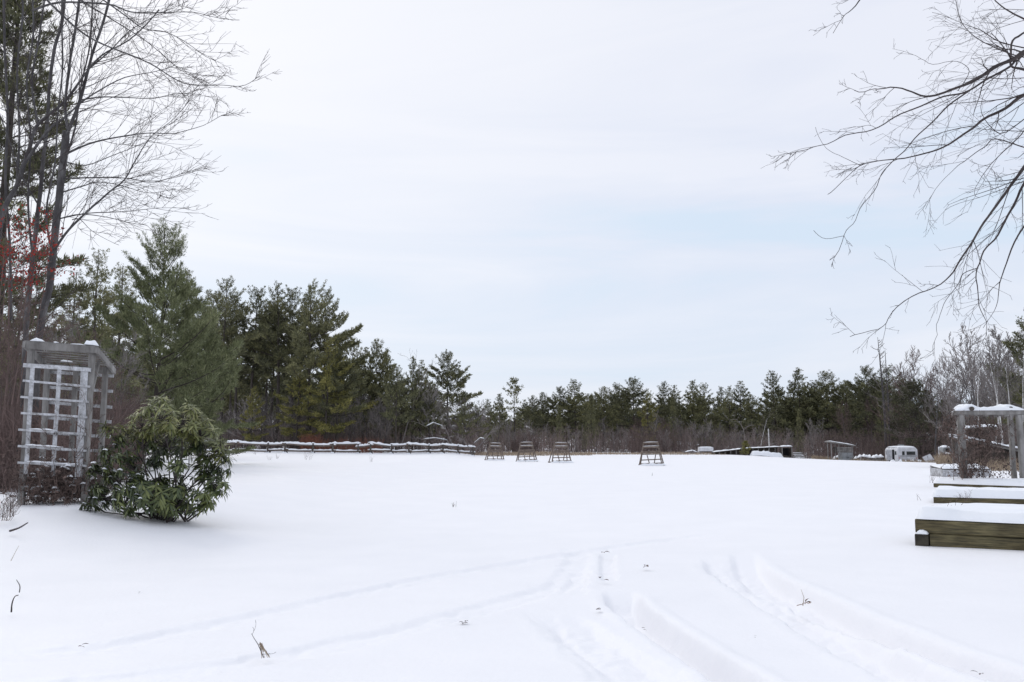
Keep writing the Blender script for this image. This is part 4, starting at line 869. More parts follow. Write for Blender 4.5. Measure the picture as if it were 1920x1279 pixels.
# ------------------------------------------------------------------ right: raised beds, timber frame, cold frame
def pillow(mb, A, B, Cc, Dd, h, seed, n=36, m=14, edge=0.14, over=0.0, amp=0.045):
    """snow lying on the quad A-B (front) to D-C (back)"""
    rg = np.random.RandomState(seed); V = []
    for i in range(n):
        for j in range(m):
            u, v = i / (n - 1), j / (m - 1)
            L1 = np.linalg.norm(B - A); L2 = np.linalg.norm(Dd - A); e = min(u * L1, (1 - u) * L1, v * L2, (1 - v) * L2)
            p = (A * (1-u) + B * u) * (1-v) + (Dd * (1-u) + Cc * u) * v; p = p + (p - (A + B + Cc + Dd) / 4) / max(L1, L2) * 2 * (.5 * math.sin(p[0] * 3.1 + p[1] * 2.3 + seed) + .5 * math.sin(p[0] * 7.3 - p[1] * 5)) * .03
            z = h * math.sqrt(max(0, 1 - (1 - min(1, e / edge)) ** 2)); V.append(p + [0, 0, z])
    V = np.array(V); inner = np.array([min(1, V_ / h) if h else 0 for V_ in (V[:, 2] - (A[2] + 0 * V[:, 2]))])
    V[:, 2] += (vnoise(V[:, 0], V[:, 1], .5, seed) + .5 * vnoise(V[:, 0], V[:, 1], .2, seed + 1)) * amp * np.clip(inner, 0, 1)
    f = [[i*m+j, (i+1)*m+j, (i+1)*m+j+1, i*m+j+1] for i in range(n-1) for j in range(m-1)]
    mb.add(V, f)
def bed(pa, pb, width, hgt, label, h_sn, timbers=2, ext=1.6, seed=1, notch=False):
    A = G(*pa); B = G(*pb); d = unit(B - A); d[2] = 0; d = unit(d); B = A + d * np.linalg.norm(B - A) * ext; nrm = np.array([-d[1], d[0], 0])
    if nrm[1] < 0: nrm = -nrm
    r = thing('raised_bed', label, 'planter', A); th = hgt / timbers; z0 = min(A[2], B[2]) - .03
    Cx = B + nrm * width; Dx = A + nrm * width
    for k in range(timbers):
        z = z0 + .0 + th * (k + .5)
        st_ = A + d * (.16 if (notch and k == 0) else 0.0)
        mb = MB(); off = nrm * (.004 * (k % 2) + .07); a_ = st_ + off; b_ = B + off; a_[2] = z; b_[2] = z
        mb.beam(a_, b_, .14, th - .006, chamfer=.11, wob=.003); mb.build('timber', M['timber'], r)
        mb = MB(); a_ = Dx - nrm * .07; b_ = Cx - nrm * .07; a_[2] = b_[2] = z; mb.beam(a_, b_, .14, th - .006, chamfer=.08); mb.build('timber', M['timber'], r)
        for q in (A + d * .07, B - d * .07):
            front = -.02 if (notch and k == 0) else .142
            mb = MB(); a_ = q + nrm * front; b_ = q + nrm * (width - .142); a_[2] = b_[2] = z; mb.beam(a_, b_, .15 if front < 0 else .14, th - .012, chamfer=.08)
            mb.build('timber', M['corner'] if front < 0 else M['timber'], r)
    top = z0 + hgt
    up = lambda p, x, y: np.array([p[0], p[1], top]) + d * x + nrm * y
    mb = MB(); pillow(mb, up(A, .005, .008), up(B, -.005, .008), up(Cx, -.005, -.008), up(Dx, .005, -.008), h_sn, seed, edge=.10, n=60, m=22); s = mb.build('snow', M['snow_cap'], r, smooth=True)
    if notch:
        mb = MB(); q = A + d * .075 - nrm * .0; mb.ridge([[*(q - d * .06)[:2], z0 + th - .004], [*(q + d * .07)[:2], z0 + th - .004]], .12, .045, .15, 8); mb.build('snow', M['snow_cap'], r, smooth=True)
    return r, A, d, nrm, top
bed((1717, 1021), (1920, 1034), 1.35, .335, 'nearest mossy timber raised bed heaped with smooth snow', .13, 2, 2.0, 3, True)
bed((1750, 941), (1920, 945), 1.5, .13, 'middle snow filled raised bed, its low timber edge showing one board', .17, 1, 1.5, 5)
bed((1750, 912), (1920, 918), 1.5, .12, 'farthest raised bed, at the foot of the timber frame posts', .15, 1, 1.5, 7)
# cold frame
def cold_frame():
    A = G(1767, 893); w_ = 1.9; r = thing('cold_frame', 'low glazed garden frame under snow beyond the raised beds', 'garden frame', A)
    mb = MB(); mb.beam(A + [0, .03, .12], A + [w_, .03, .12], .05, .26); mb.beam(A + [0, 1.0, .17], A + [w_, 1.0, .17], .05, .36)
    mb.beam(A + [.025, .055, .13], A + [.025, .975, .16], .05, .30); mb.beam(A + [w_ - .025, .055, .13], A + [w_ - .025, .975, .16], .05, .30); mb.build('box', M['paint_white'], r)
    mb = MB()
    for x in (.03, .95, w_ - .03): mb.beam(A + [x, .0, .275], A + [x, 1.03, .375], .06, .03)
    mb.build('lid_frame', M['wood_grey'], r)
    mb = MB(); pillow(mb, A + [0, 0, .285], A + [w_, 0, .285], A + [w_, 1.03, .385], A + [0, 1.03, .385], .09, 9, 24, 12, .12); mb.build('snow', M['snow_cap'], r, smooth=True)
cold_frame()
def frame_arbor():
    FL = G(1808, 913); FR_ = G(1912, 920); FRD = FL[1]
    r = thing('timber_frame', 'grey timber post frame with snow along its top beam and hanging vines', 'arbor', FL)
    zt = P(1808, 778, FL[1])[2]; FRp = np.array([P(1912, 800, FL[1] - .1)[0], FL[1] - .1, FL[2]])
    BL = FL + [.44, .95, 0]; BR = np.array([P(1895, 800, FL[1] + .95)[0], FL[1] + .95, FL[2]])
    for q, w_, tz in ((FL, .155, zt), (FRp, .15, zt), (BL, .13, zt), (BR, .13, zt)):
        mb = MB(); mb.beam([q[0], q[1], q[2] - .2], [q[0] + (.02 if q is FL else -.01), q[1], tz - .003], w_, w_, (0, 1, 0), wob=.008); mb.build('post', M['wood_grey'], r)
    mb = MB(); a = np.array([FL[0] - .16, FL[1], zt + .06]); b = np.array([FRp[0] + .14, FRp[1], zt + .07]); mb.beam(a, b, .14, .13, wob=.006); mb.build('beam', M['wood_grey'], r)
    mb = MB(); a2 = np.array([BL[0] - .2, BL[1], zt + .05]); b2 = np.array([BR[0] + .2, BR[1], zt + .05]); mb.beam(a2, b2, .14, .13); mb.build('beam', M['wood_grey'], r)
    for px in (1820, 1893):
        x = P(px, 765, FL[1] - .1)[0]; q = np.array([x, FL[1] - .16, zt + .175]); mb = MB(); mb.tube([q, q + [.2, 1.35, 0]], [.065, .065], 9, .05); mb.build('pole', M['wood_dark'], r)
        s = MB(); s.ridge([q + [-.02, .03, .045], q + [.09, .6, .045], q + [.19, 1.3, .045]], .22, .11, .15); s.ridge([q + [-.3, .12, -.04], q + [-.12, .14, .02], q + [.0, .14, .06], q + [.14, .14, .02], q + [.3, .12, -.04]], .2, .09, .1); s.build('snow', M['snow_cap'], r)
    s = MB(); s.ridge([a + [0, 0, .062], b + [0, 0, .062]], .2, .10, .2, 22); s.ridge([a2 + [0, 0, .062], b2 + [0, 0, .062]], .18, .09, .2, 16); s.build('snow', M['snow_cap'], r)
    # vine
    v = thing('vine', 'dry brown vine hanging in the timber frame and round its left post', 'vine', FL + [.5, .5, 0]); rg = np.random.RandomState(8); out = []
    for k in range(26):
        q = np.array([rg.uniform(FL[0] - .1, FRp[0]), FL[1] + rg.uniform(-.05, .95), zt + rg.uniform(0, .1)])
        grow(out, q, (rg.normal(0, .3), rg.normal(0, .2), -1), rg.uniform(.5, 1.5) * (1.4 if q[0] < FL[0] + .7 else 1), .008, 1, rg, -.12, (0, 7, 4), (.3, .35, .4), wob=.22, rmin=.0045)
    for k in range(22):
        q = FL + [rg.normal(0, .14), rg.normal(-.08, .12), 0]; grow(out, q, (rg.normal(0, .1), 0, 1), rg.uniform(.5, 2.3), .010, 1, rg, .05, (0, 7, 4), (.22, .35, .4), wob=.14, rmin=.005)
    for k in range(7):
        q = np.array([FL[0] + .86 + rg.normal(0, .06), FL[1] + .5, FL[2]]); grow(out, q, (0, 0, 1), rg.uniform(1.2, 2.4), .010, 1, rg, .08, (0, 8, 4), (.2, .3, .4), wob=.1, rmin=.005)
    for k in range(14):
        q = np.array([FL[0] - .16, FL[1], zt + .05]); grow(out, q + rg.normal(0, .08, 3), (-.4 + rg.normal(0, .3), 0, -.7), rg.uniform(.3, .8), .007, 1, rg, -.25, (0, 5, 3), (.4, .4, .4), wob=.2, rmin=.004)
    m = MB(); segs_to(m, out); m.build('stems', M['vine'], v)
    lf = MB(); en = np.array([o_[1] for o_ in out])
    for e in en[rg.permutation(len(en))[:700]]: leaf(lf, e, unit(rg.normal(0, .6, 3) + [0, 0, -.8]), unit(rg.normal(0, 1, 3)), rg.uniform(.04, .09), rg.uniform(.03, .06), rg, .4)
    for k in range(330):
        e = np.array([rg.uniform(FL[0] + .1, FRp[0] + .1), FL[1] + rg.uniform(.1, .9), FL[2] + .15 + rg.uniform(0, .75)]); leaf(lf, e, unit(rg.normal(0, .6, 3) + [0, 0, -.8]), unit(rg.normal(0, 1, 3)), rg.uniform(.04, .08), rg.uniform(.03, .06), rg, .4)
    lf.build('dead_leaves', M['vine'], v)
    # thin strings that carry the low leaves
    s = MB(); A = []; B = []
    for k in range(16):
        x = FL[0] + .12 + k * .105; y = FL[1] + rg.uniform(.1, .9); A.append([x, y, FL[2]]); B.append([x + rg.normal(0, .06), y, FL[2] + rg.uniform(.8, 1.7)])
    s.segs(np.array(A), np.array(B), np.full(16, .004), np.full(16, .003), 3); s.build('tendrils', M['vine'], v)
frame_arbor()
# board shed with the sloping snow-lined roof
def board_shed():
    D = 48.0; a = P(1778, 816, D); b = P(1935, 848, D - 1.0); g = gzf(*at(1800, D)[:2]); base = np.array([P(1790, 850, D)[0], D, g])
    r = thing('board_shed', 'old board shed with a long snow lined roof sloping down to the right', 'shed', base)
    x0 = P(1789, 830, D)[0]; x1 = b[0] + 1.4
    zr = lambda x: np.interp(x, [a[0], b[0], b[0] + 2], [a[2], b[2], b[2] - .45])
    for k in range(14):      # vertical boards of the front, with gaps where it is open
        xa = x0 + k * (x1 - x0) / 14; xb = xa + (x1 - x0) / 14 * .92; mb = MB(); zt_ = zr((xa + xb) / 2) - .10
        low = g + (.35 if 2 < k < 10 else -.1)
        if k in (4, 7): low = zt_ - .3
        mb.beam([(xa + xb) / 2, D + .3, low], [(xa + xb) / 2, D + .3, zt_], xb - xa, .03, (0, 1, 0)); mb.build('board', M['wood_grey'] if k < 2 else M['wood_dark'], r)
    mb = MB(); mb.box(((x0 + x1) / 2 + 1.2, D + 2.3, g + .65), (x1 - x0, .06, 1.3)); mb.build('back_wall', M['wood_dark'], r)
    for x in (x0 + .05, x0 + 1.5, x0 + 3.0, x1 - .1):
        mb = MB(); mb.beam([x, D + .22, g - .1], [x, D + .22, zr(x) - .09], .12, .12, (0, 1, 0)); mb.build('post', M['wood_dark'], r)
    for k, y in enumerate((0.0, 2.45)):
        mb = MB(); mb.beam(a + [.54 * y, y, -.03], [b[0] + 2, b[1] + y, zr(b[0] + 2) - .03], .06, .14); mb.build('roof_edge', M['wood_grey'], r)
    rm = MB(); aa = a + [0, .03, .045]; cc = np.array([b[0] + 2, D + .03 - 1.3, zr(b[0] + 2) + .045])
    aa = aa + [0, 0, 0]; rm.add([aa, cc, cc + [0, 2.7, 0], aa + [1.32, 2.45, 0], aa - [0, 0, .04], cc - [0, 0, .04], cc + [0, 2.7, -.04], aa + [1.32, 2.45, -.04]], [[0, 1, 2, 3], [7, 6, 5, 4], [0, 4, 5, 1], [1, 5, 6, 2], [2, 6, 7, 3], [3, 7, 4, 0]]); rm.build('roof', M['wood_dark'], r)
    s = MB(); pts = [a + [.02, .0, .045]] + [a + (np.array([b[0] + 2, b[1] - .3, zr(b[0] + 2)]) - a) * t + [0, .02, .05] for t in (.3, .6, 1.0)]
    s.ridge(pts, .30, .09, .55, 34); s.ridge([q + [.95 if k_ == 0 else .5, 1.2, .0] for k_, q in enumerate(pts)], 2.0, .08, .3, 30); s.ridge([a + [.02, -.045, -.06], a + (np.array([b[0], b[1], b[2]]) - a) * .25 + [0, -.045, -.06]], .06, .05, .2); s.build('snow', M['snow_cap'], r)
    # upper roof of the back part
    c = P(1796, 804, D + 3); d = P(1856, 801, D + 3); mb = MB(); mb.beam(c, d, 1.6, .07); mb.build('upper_roof', M['wood_grey'], r)
    s = MB(); s.ridge([c + [0, -.4, .035], d + [0, -.4, .035]], .9, .13, .3, 18); s.build('snow', M['snow_cap'], r)
    mb = MB(); mb.box(((c[0] + d[0]) / 2, D + 3.2, (c[2] + g) / 2 - .02), (d[0] - c[0] - .2, .6, c[2] - g - .12)); mb.build('upper_wall', M['wood_dark'], r)
board_shed()

# ------------------------------------------------------------------ far right yard: camper, hut, low shed, scrap
def camper():
    D = 99.0; c = at(1681, D); x0 = c[0]; g = c[2]; Wd = 2.3; Lg = 3.3; Ht = 1.62; z0 = g + .22
    r = thing('camper_trailer', 'old white camper trailer half buried in snow with its side door open', 'trailer', c)
    prof = []       # rounded roof section across the body, seen from the end
    for a_ in np.linspace(0, PI / 2, 6): prof.append((Wd - .38 + .38 * math.sin(a_), Ht - .38 + .38 * math.cos(a_)))
    left = [(Wd - x, z) for x, z in prof]
    loop = [(0.05, 0), (Wd - .05, 0), (Wd, .1)] + prof[::-1] + left[:] + [(0, .1)]
    rings = []
    for y, sc_ in ((0, .90), (.07, .96), (.22, 1.0), (Lg - .3, 1.0), (Lg - .08, .96), (Lg, .86)):
        rings.append([[x0 + Wd / 2 + (x - Wd / 2) * (1 - (1 - sc_) * .3), D + y, z0 + z * (sc_ if z > 1 else 1)] for x, z in loop])
    mb = MB(); mb.loft(rings); mb.build('body', M['camper'], r, smooth=False)
    f = MB(); f.beam([x0 + .12, D - .03, z0 + .62], [x0 + Wd - .12, D - .03, z0 + .62], .05, .05); f.build('trim', M['metal_grey'], r)
    def win(nm, xa, xb, za, zb, mt_):
        w_ = MB(); w_.box((x0 + (xa + xb) / 2, D - .03, z0 + (za + zb) / 2), (xb - xa + .08, .05, zb - za + .08)); w0 = w_.build('window', M['camper'], r)
        q = MB(); q.box((x0 + (xa + xb) / 2, D - .058, z0 + (za + zb) / 2), (xb - xa, .02, zb - za)); q.build('pane', mt_, w0)
    win('a', .52, .80, .72, 1.14, M['glass']); win('b', 1.02, 1.98, .74, 1.12, M['glass'])
    q = MB(); q.box((x0 - .012, D + 1.0, z0 + .72), (.02, .55, 1.2)); q.build('doorway_shade', M['black'], r)  # flat dark sheet painting the shade inside the open door
    q = MB(); q.beam([x0 - .30, D + 1.55, z0 + .12], [x0 - .30, D + 1.55, z0 + 1.32], .03, .55, (1, .2, 0)); q.build('door', M['camper'], r)
    q = MB(); q.box((x0 - .012, D + 2.55, z0 + .95), (.02, .8, .4)); q.build('window', M['glass'], r)
    q = MB(); q.box((x0 - .014, D + .40, z0 + .95), (.02, .4, .4)); q.build('window', M['glass'], r)
    q = MB(); q.tube([[x0 - .05, D + 1.9, g + .22], [x0 + .12, D + 1.9, g + .22]], [.30, .30], 16); q.build('wheel', M['black'], r)
    q = MB(); q.beam([x0 + 1.1, D, z0 + .02], [x0 + 1.2, D - .9, g + .25], .08, .08); q.build('tow_bar', M['wood_dark'], r)
    q = MB(); q.box((x0 + Wd / 2, D + 1.6, z0 + Ht + .12), (.5, .5, .3)); q.build('roof_vent', M['metal_grey'], r)
    q = MB(); q.box((x0 + Wd / 2, D - .012, z0 + .16), (Wd - .2, .03, .10)); tag(q.build('stripe', M['metal_grey'], r), 'faded grey stripe')
    for xx in (.2, Wd - .2): q = MB(); q.box((x0 + xx, D - .03, z0 + .40), (.12, .04, .09)); q.build('tail_light', M['berry'], r)
    s = MB(); s.ridge([[x0 + Wd / 2, D + .12, z0 + Ht - .09], [x0 + Wd / 2, D + .4, z0 + Ht - .05], [x0 + Wd / 2, D + Lg - .2, z0 + Ht - .05]], Wd * .93, .17, .12, 12)
    s.ridge([[x0 - .9, D + .2, g], [x0 + .3, D - .3, g], [x0 + 1.5, D - .4, g], [x0 + 2.7, D - .2, g]], .9, .36, .5, 16); s.build('snow', M['snow_cap'], r, smooth=True)
camper()
def hut():
    D = 99.0; c = at(1578, D); x0, g = c[0], c[2]
    r = thing('small_hut', 'small grey two door hut under a tilted snowy slab roof', 'hut', c)
    mb = MB(); mb.box((x0 + .58, D + .65, g + .52), (1.16, 1.3, 1.04)); mb.build('wall', M['metal_grey'], r)
    for k in range(2):
        q = MB(); q.box((x0 + .30 + .55 * k, D - .012, g + .50), (.50, .03, .92)); dd = q.build('door', M['metal_grey'], r)
        q = MB(); q.box((x0 + .50 + .15 * k, D - .045, g + .52), (.03, .04, .12)); q.build('handle', M['black'], dd)
    for x in (x0 - 1.15, x0 - .3, x0 + 1.2):
        for y in (.1, 1.2):
            q = MB(); q.beam([x, D + y, g - .1], [x, D + y, np.interp(x, [x0 - 1.4, x0 + 1.5], [g + 2.20, g + 1.76])], .08, .08, (0, 1, 0)); q.build('post', M['wood_grey'], r)
    for k in range(4):
        q = MB(); q.beam([x0 - .55, D + .05, g + 1.12 + k * .16], [x0 + 1.25, D + .05, g + 1.12 + k * .15], .03, .10); q.build('board', M['wood_grey'], r)
    q = MB(); q.box((x0 + .3, D + 1.25, g + 1.35), (1.8, .04, .6)); q.build('back_panel', M['wood_dark'], r)
    a = np.array([x0 - 1.40, D + .65, g + 2.26]); b = np.array([x0 + 1.5, D + .65, g + 1.80]); q = MB(); q.beam(a, b, 1.7, .08); q.build('roof', M['wood_grey'], r)
    s = MB(); s.ridge([a + [.05, 0, .045], b + [-.05, 0, .045]], 1.6, .10, .2, 12); s.build('snow', M['snow_cap'], r)
hut()
def low_shed():
    D = 108.0; a = at(1338, D); b = at(1463, D); g = (a[2] + b[2]) / 2
    r = thing('long_shed', 'long low open fronted shed with a thin snowy roof far across the field', 'shed', a)
    za = P(1340, 848, D)[2]; zm = P(1400, 841, D)[2]; zb = P(1462, 838, D)[2]; xs = [a[0], (a[0] + b[0]) / 2, b[0]]; top = lambda x: np.interp(x, xs, [za, zm, zb])
    n = 12; gg = lambda x: gzf(x, D)
    for i in range(n + 1):
        x = a[0] + (b[0] - a[0]) * i / n; q = MB(); q.beam([x, D, gg(x) - .1], [x, D, top(x) - .04], .08, .08, (0, 1, 0)); q.build('post', M['wood_grey'], r)
    for i in range(n):
        xa = a[0] + (b[0] - a[0]) * i / n; xb = a[0] + (b[0] - a[0]) * (i + 1) / n; q = MB(); xm = (xa + xb) / 2; zl = gg(xm) - .1
        q.box((xm, D + 1.3, (zl + top(xm)) / 2), (xb - xa, .04, top(xm) - zl - .05)); q.build('back_panel', M['wood_dark'], r)
    q = MB(); pts = [np.array([x, D + .6, top(x)]) for x in xs]; q.beam(pts[0], pts[1], 1.6, .06); q.beam(pts[1] + [.003, 0, 0], pts[2], 1.6, .06); q.build('roof', M['wood_dark'], r)
    s = MB(); s.ridge([p_ + [0, 0, .03] for p_ in pts], 1.5, .10, .35, 30); s.build('snow', M['snow_cap'], r)
    s = MB(); xa = at(1404, D)[0]; s.ridge([[xa, D - .7, gg(xa)], [xa + 1.2, D - .6, gg(xa) - .0], [b[0], D - .7, gg(b[0])]], 1.0, .58, .15, 18); tag(s.build('snow_bank', M['snow_cap']), 'low snow bank in front of the right half of the long shed', 'snow bank')
    # boxy open shelter at its right end
    p = at(1465, D - 1); wd_ = at(1483, D - 1)[0] - p[0]; zt_ = P(1474, 838, D - 1)[2]; sh = thing('box_shelter', 'small open box shelter with a flat snowy roof at the end of the long shed', 'shelter', p); x0 = p[0] + .06; g2 = p[2]
    for x in (0, wd_):
        q = MB(); q.beam([x0 + x, D - 1, g2 - .1], [x0 + x, D - 1, zt_ - .03], .08, .08, (0, 1, 0)); q.build('post', M['wood_grey'], sh)
        q = MB(); q.box((x0 + x, D - .45, (g2 + zt_) / 2 - .06), (.04, .9, zt_ - g2 - .14)); q.build('side', M['wood_dark'], sh)
    q = MB(); q.box((x0 + wd_ / 2, D + .02, (g2 + zt_) / 2 - .06), (wd_ - .05, .04, zt_ - g2 - .14)); q.build('back_panel', M['black'], sh)  # near-black back, the shelter's inner shade put into its colour
    q = MB(); q.beam([x0 - .12, D - .5, zt_], [x0 + wd_ + .12, D - .5, zt_ + .04], 1.2, .06); q.build('roof', M['wood_grey'], sh); s = MB(); s.ridge([[x0 - .1, D - .5, zt_ + .03], [x0 + wd_ + .1, D - .5, zt_ + .07]], 1.1, .14, .15, 8); s.build('snow', M['snow_cap'], sh)
    q = MB()
    for k in range(3): q.tube([[x0 + .1, D - .6 + .15 * k, g2 + .12 + .1 * (k % 2)], [x0 + wd_ - .1, D - .55 + .15 * k, g2 + .12]], [.1, .1], 7)
    tag(q.build('log_stack', M['wood_dark']), 'few dark logs lying inside the small box shelter', 'logs')
    # plank heap to its right
    q0 = at(1486, D - .5); h = thing('plank_heap', 'heap of snowy planks right of the small box shelter', 'planks', q0); rg = random.Random(3)
    for k in range(7):
        q = MB(); y = D - .5 + .12 * k; z = q0[2] + .08 + .09 * k; q.beam([q0[0] + rg.uniform(-.1, .3), y, z], [q0[0] + rg.uniform(1.2, 1.7), y + .05, z + rg.uniform(-.06, .14)], .14, .05); pl = q.build('plank', M['wood_dark'], h)
        if k % 2 == 0: s = MB(); s.ridge([[q0[0] + .1, y, z + .03], [q0[0] + 1.4, y, z + .06]], .12, .06, .4, 8); s.build('snow', M['snow_cap'], pl)
    # white crate-like box left
    D2 = 112; c = at(1311, D2); wz = P(1324, 839, D2)[2]; bx = thing('white_box', 'white snow topped box standing left of the long shed', 'box', c); wdt = at(1337, D2)[0] - c[0]
    q = MB(); q.box((c[0] + wdt / 2, D2 + .5, (c[2] + .35 + wz) / 2), (wdt, 1.0, wz - c[2] - .35)); q.build('body', M['camper'], bx)
    for x in (.15, wdt - .15): q = MB(); q.beam([c[0] + x, D2 + .2, c[2] - .05], [c[0] + x, D2 + .2, c[2] + .35], .1, .1, (0, 1, 0)); q.build('leg', M['wood_dark'], bx)
    s = MB(); s.ridge([[c[0] + .02, D2 + .5, wz], [c[0] + wdt - .02, D2 + .5, wz]], .95, .10, .1, 8); s.build('snow', M['snow_cap'], bx)
    c = at(1286, D2); q = thing('brush_pile', 'little snowy brush pile left of the white box', 'brush pile', c); rg2 = np.random.RandomState(4); out = []
    for k in range(16): grow(out, c + [rg2.uniform(-.2, 1.3), rg2.uniform(-.3, .3), .0], (rg2.normal(0, .8), rg2.normal(0, .3), .6), rg2.uniform(.5, 1.1), .03, 1, rg2, -.05, (0, 4, 2), rmin=.012)
    m = MB(); segs_to(m, out); m.build('sticks', M['twig_grey'], q); s = MB(); s.ridge([c + [-.2, -.2, .25], c + [.7, -.2, .42], c + [1.3, -.2, .25]], .5, .14, .3); s.build('snow', M['snow_cap'], q)
low_shed()
D = 106.5
stick_tree('birch_stub', 'white upright birch stub standing behind the long shed', 'tree stump', [([at(1443, D) + [0, 1.6, -.1], P(1442, 842, D + 1.6), P(1441, 822, D + 1.6), P(1440, 804, D + 1.6)], .08, .06)], M['birch'], kids=(1, 1), L=0.02)
stick_tree('birch_tree', 'thin pale birch leaning right behind the long shed, left of the white stub', 'tree', [([at(1424, D + 6), P(1427, 830, D + 6), P(1432, 808, D + 6), P(1438, 785, D + 6)], .045, .02)], M['birch'], kids=(2, 1))
stick_tree('snow_limb', 'snow dusted bent limb hanging in the trees above the evergreen bush', 'branch', [([at(1398, 118), P(1394, 806, 118), P(1388, 795, 118), P(1380, 786, 118), P(1368, 788, 118)], .04, .02), ([P(1394, 806, 118), P(1402, 800, 118), P(1410, 796, 118)], .03, .02)], M['twig_grey'], kids=(2, 1))
bush = proto('evergreen_bush', '', 'shrub', *pine_mesh(180, 1.5, .62, .04, gap=.16, tn=8, tL=.18, tw=.035, dens=1.0, step=.12, ragged=.2), M['bark_pine'], M['needles_yellow'])
plant(bush, at(1397, 104), 'small olive evergreen bush in front of the long low shed')

# brush pile and boards between hut and camper
def yard_pile():
    c = at(1608, 101); r = thing('brush_pile', 'long snow covered brush pile between the small hut and the camper', 'brush pile', c); rg = np.random.RandomState(6); out = []
    for k in range(60):
        px = rg.uniform(1603, 1656); q = at(px, 101 + rg.uniform(-.5, .8)); grow(out, q, (rg.normal(0, .7), rg.normal(0, .3), .7), rg.uniform(.4, .9), .025, 1, rg, -.05, (0, 4, 3), rmin=.010)
    m = MB(); segs_to(m, out); m.build('sticks', M['twig_grey'], r)
    s = MB(); s.ridge([at(1601, 101) + [0, 0, .45], at(1612, 101) + [0, 0, .75], at(1630, 101) + [0, 0, .6], at(1655, 101) + [0, 0, .7]], .8, .22, .7, 22); s.ridge([at(1560, 103) + [0, 0, .2], at(1572, 103) + [0, 0, .6]], .7, .3, .4); s.build('snow', M['snow_cap'], r)
    for k in range(3): q = MB(); q.beam(at(1625, 100.3) + [0, 0, .25 + .16 * k], at(1650, 100.3) + [0, 0, .28 + .16 * k], .05, .07); q.build('board', M['wood_grey'], r)
    c = at(1731, 97); r = thing('scrap_panel', 'tilted sheet of snowy scrap leaning right of the camper', 'scrap panel', c)
    q = MB(); R = rotm(math.radians(-28), math.radians(-18), .35); q.box(c + [.55, .1, .52], (1.15, .05, .95), R); q.build('sheet', M['camper'], r)
    for k in range(3): q = MB(); q.beam(c + [-.5 + .3 * k, -.3, .05], c + [.9 + .2 * k, -.1, .3 + .1 * k], .08, .06); q.build('board', M['wood_dark'], r)
    q = MB(); q.beam(c + [.25, .5, -.05], c + [.45, .15, .8], .06, .06); q.build('prop', M['wood_dark'], r)
    s = MB(); s.ridge([c + [-.6, -.4, 0], c + [.3, -.5, .05], c + [1.4, -.4, 0]], .6, .25, .5); s.build('snow', M['snow_cap'], r)
    D = 78; c = at(1766, D); r = thing('metal_drum', 'snow crusted metal drum on its side beside the board shed', 'drum', c); z = P(1774, 845, D)[2]
    q = MB(); q.tube([[c[0] + .35, D - .1, z], [c[0] + .45, D + .9, z]], [.36, .36], 18); q.build('body', M['metal_grey'], r)
    q = MB(); q.tube([[c[0] + .40, D - .125, z], [c[0] + .40, D - .11, z]], [.2, .2], 16); q.build('opening_shade', M['black'], r)  # dark disc on the closed end, painting the drum's inner shade
    for x in (.1, .65): q = MB(); q.beam([c[0] + x, D + .3, c[2] - .1], [c[0] + x, D + .3, z - .2], .1, .1, (0, 1, 0)); q.build('leg', M['wood_dark'], r)
    s = MB(); s.ridge([[c[0] + .36, D - .12, z + .28], [c[0] + .45, D + .9, z + .28]], .62, .16, .2, 9); s.ridge([[c[0] + .1, D - .14, z - .3], [c[0] + .7, D - .14, z - .28]], .2, .2, .3, 7); s.build('snow', M['snow_cap'], r)
    q = at(1760, 80); r = thing('white_post', 'short white board post just left of the snow crusted drum', 'post', q); m = MB(); m.beam(q + [0, 0, -.1], [q[0], q[1], P(1760, 839, 80)[2]], .16, .05, (0, 1, 0)); m.build('board', M['camper'], r)
    s = MB(); s.ridge([[q[0] - .08, q[1], P(1760, 839, 80)[2]], [q[0] + .08, q[1], P(1760, 839, 80)[2]]], .08, .05, .2, 6); s.build('snow', M['snow_cap'], r)
yard_pile()

# ------------------------------------------------------------------ dry grass (uncountable)
def grass(name, spans, seed, label, h=(.25, .7), wd=.012, mtl=None):
    rg = np.random.RandomState(seed); mb = MB(); VV = []
    for a in spans:
        px = rg.uniform(a[0], a[1], a[4]); D = rg.uniform(a[2], a[3], a[4]); p = np.stack([(px - 959.5) / F * D / 1.007, D, np.zeros(a[4])], 1); p[:, 2] = gz(p[:, 0], p[:, 1]) - .03
        clump = .5 + vnoise(p[:, 0], p[:, 1], 1.5, seed); hh = rg.uniform(*h, (a[4], 1)) * (a[5] if len(a) > 5 else 1) * (.35 + clump[:, None])
        d = unit(np.stack([rg.normal(0, .28, a[4]), rg.normal(0, .2, a[4]), np.ones(a[4])], 1)); s = unit(np.stack([rg.normal(0, 1, a[4]), rg.normal(0, .5, a[4]), np.zeros(a[4])], 1)) * wd * D[:, None] / 60
        bend = rg.normal(0, .12, (a[4], 3)) * hh; bend[:, 2] = -np.abs(bend[:, 2])
        VV.append(np.stack([p - s, p + s, p + d * hh * .6 + s * .7, p + d * hh * .6 - s * .7], 1)); VV.append(np.stack([p + d * hh * .6 - s * .7, p + d * hh * .6 + s * .7, p + d * hh + bend + s * .2, p + d * hh + bend - s * .2], 1))
    V = np.concatenate(VV); mb.add(V.reshape(-1, 3), np.arange(V.size // 3).reshape(-1, 4)); tag(mb.build(name, mtl or M['grass_tan']), label, 'grass', kind='stuff')
grass('dry_grass', [(840, 1110, 100, 120, 6500, .62), (1080, 1360, 106, 120, 3500, .5), (1522, 1572, 100, 106, 1500), (1595, 1660, 97, 102, 1500), (1755, 1812, 52, 74, 2600, 1.4), (1690, 1770, 92, 100, 1200, 1.2), (1820, 1925, 42, 47, 1500, 1)], 3, 'tan dry grass poking through the snow along the far field edge and sheds')

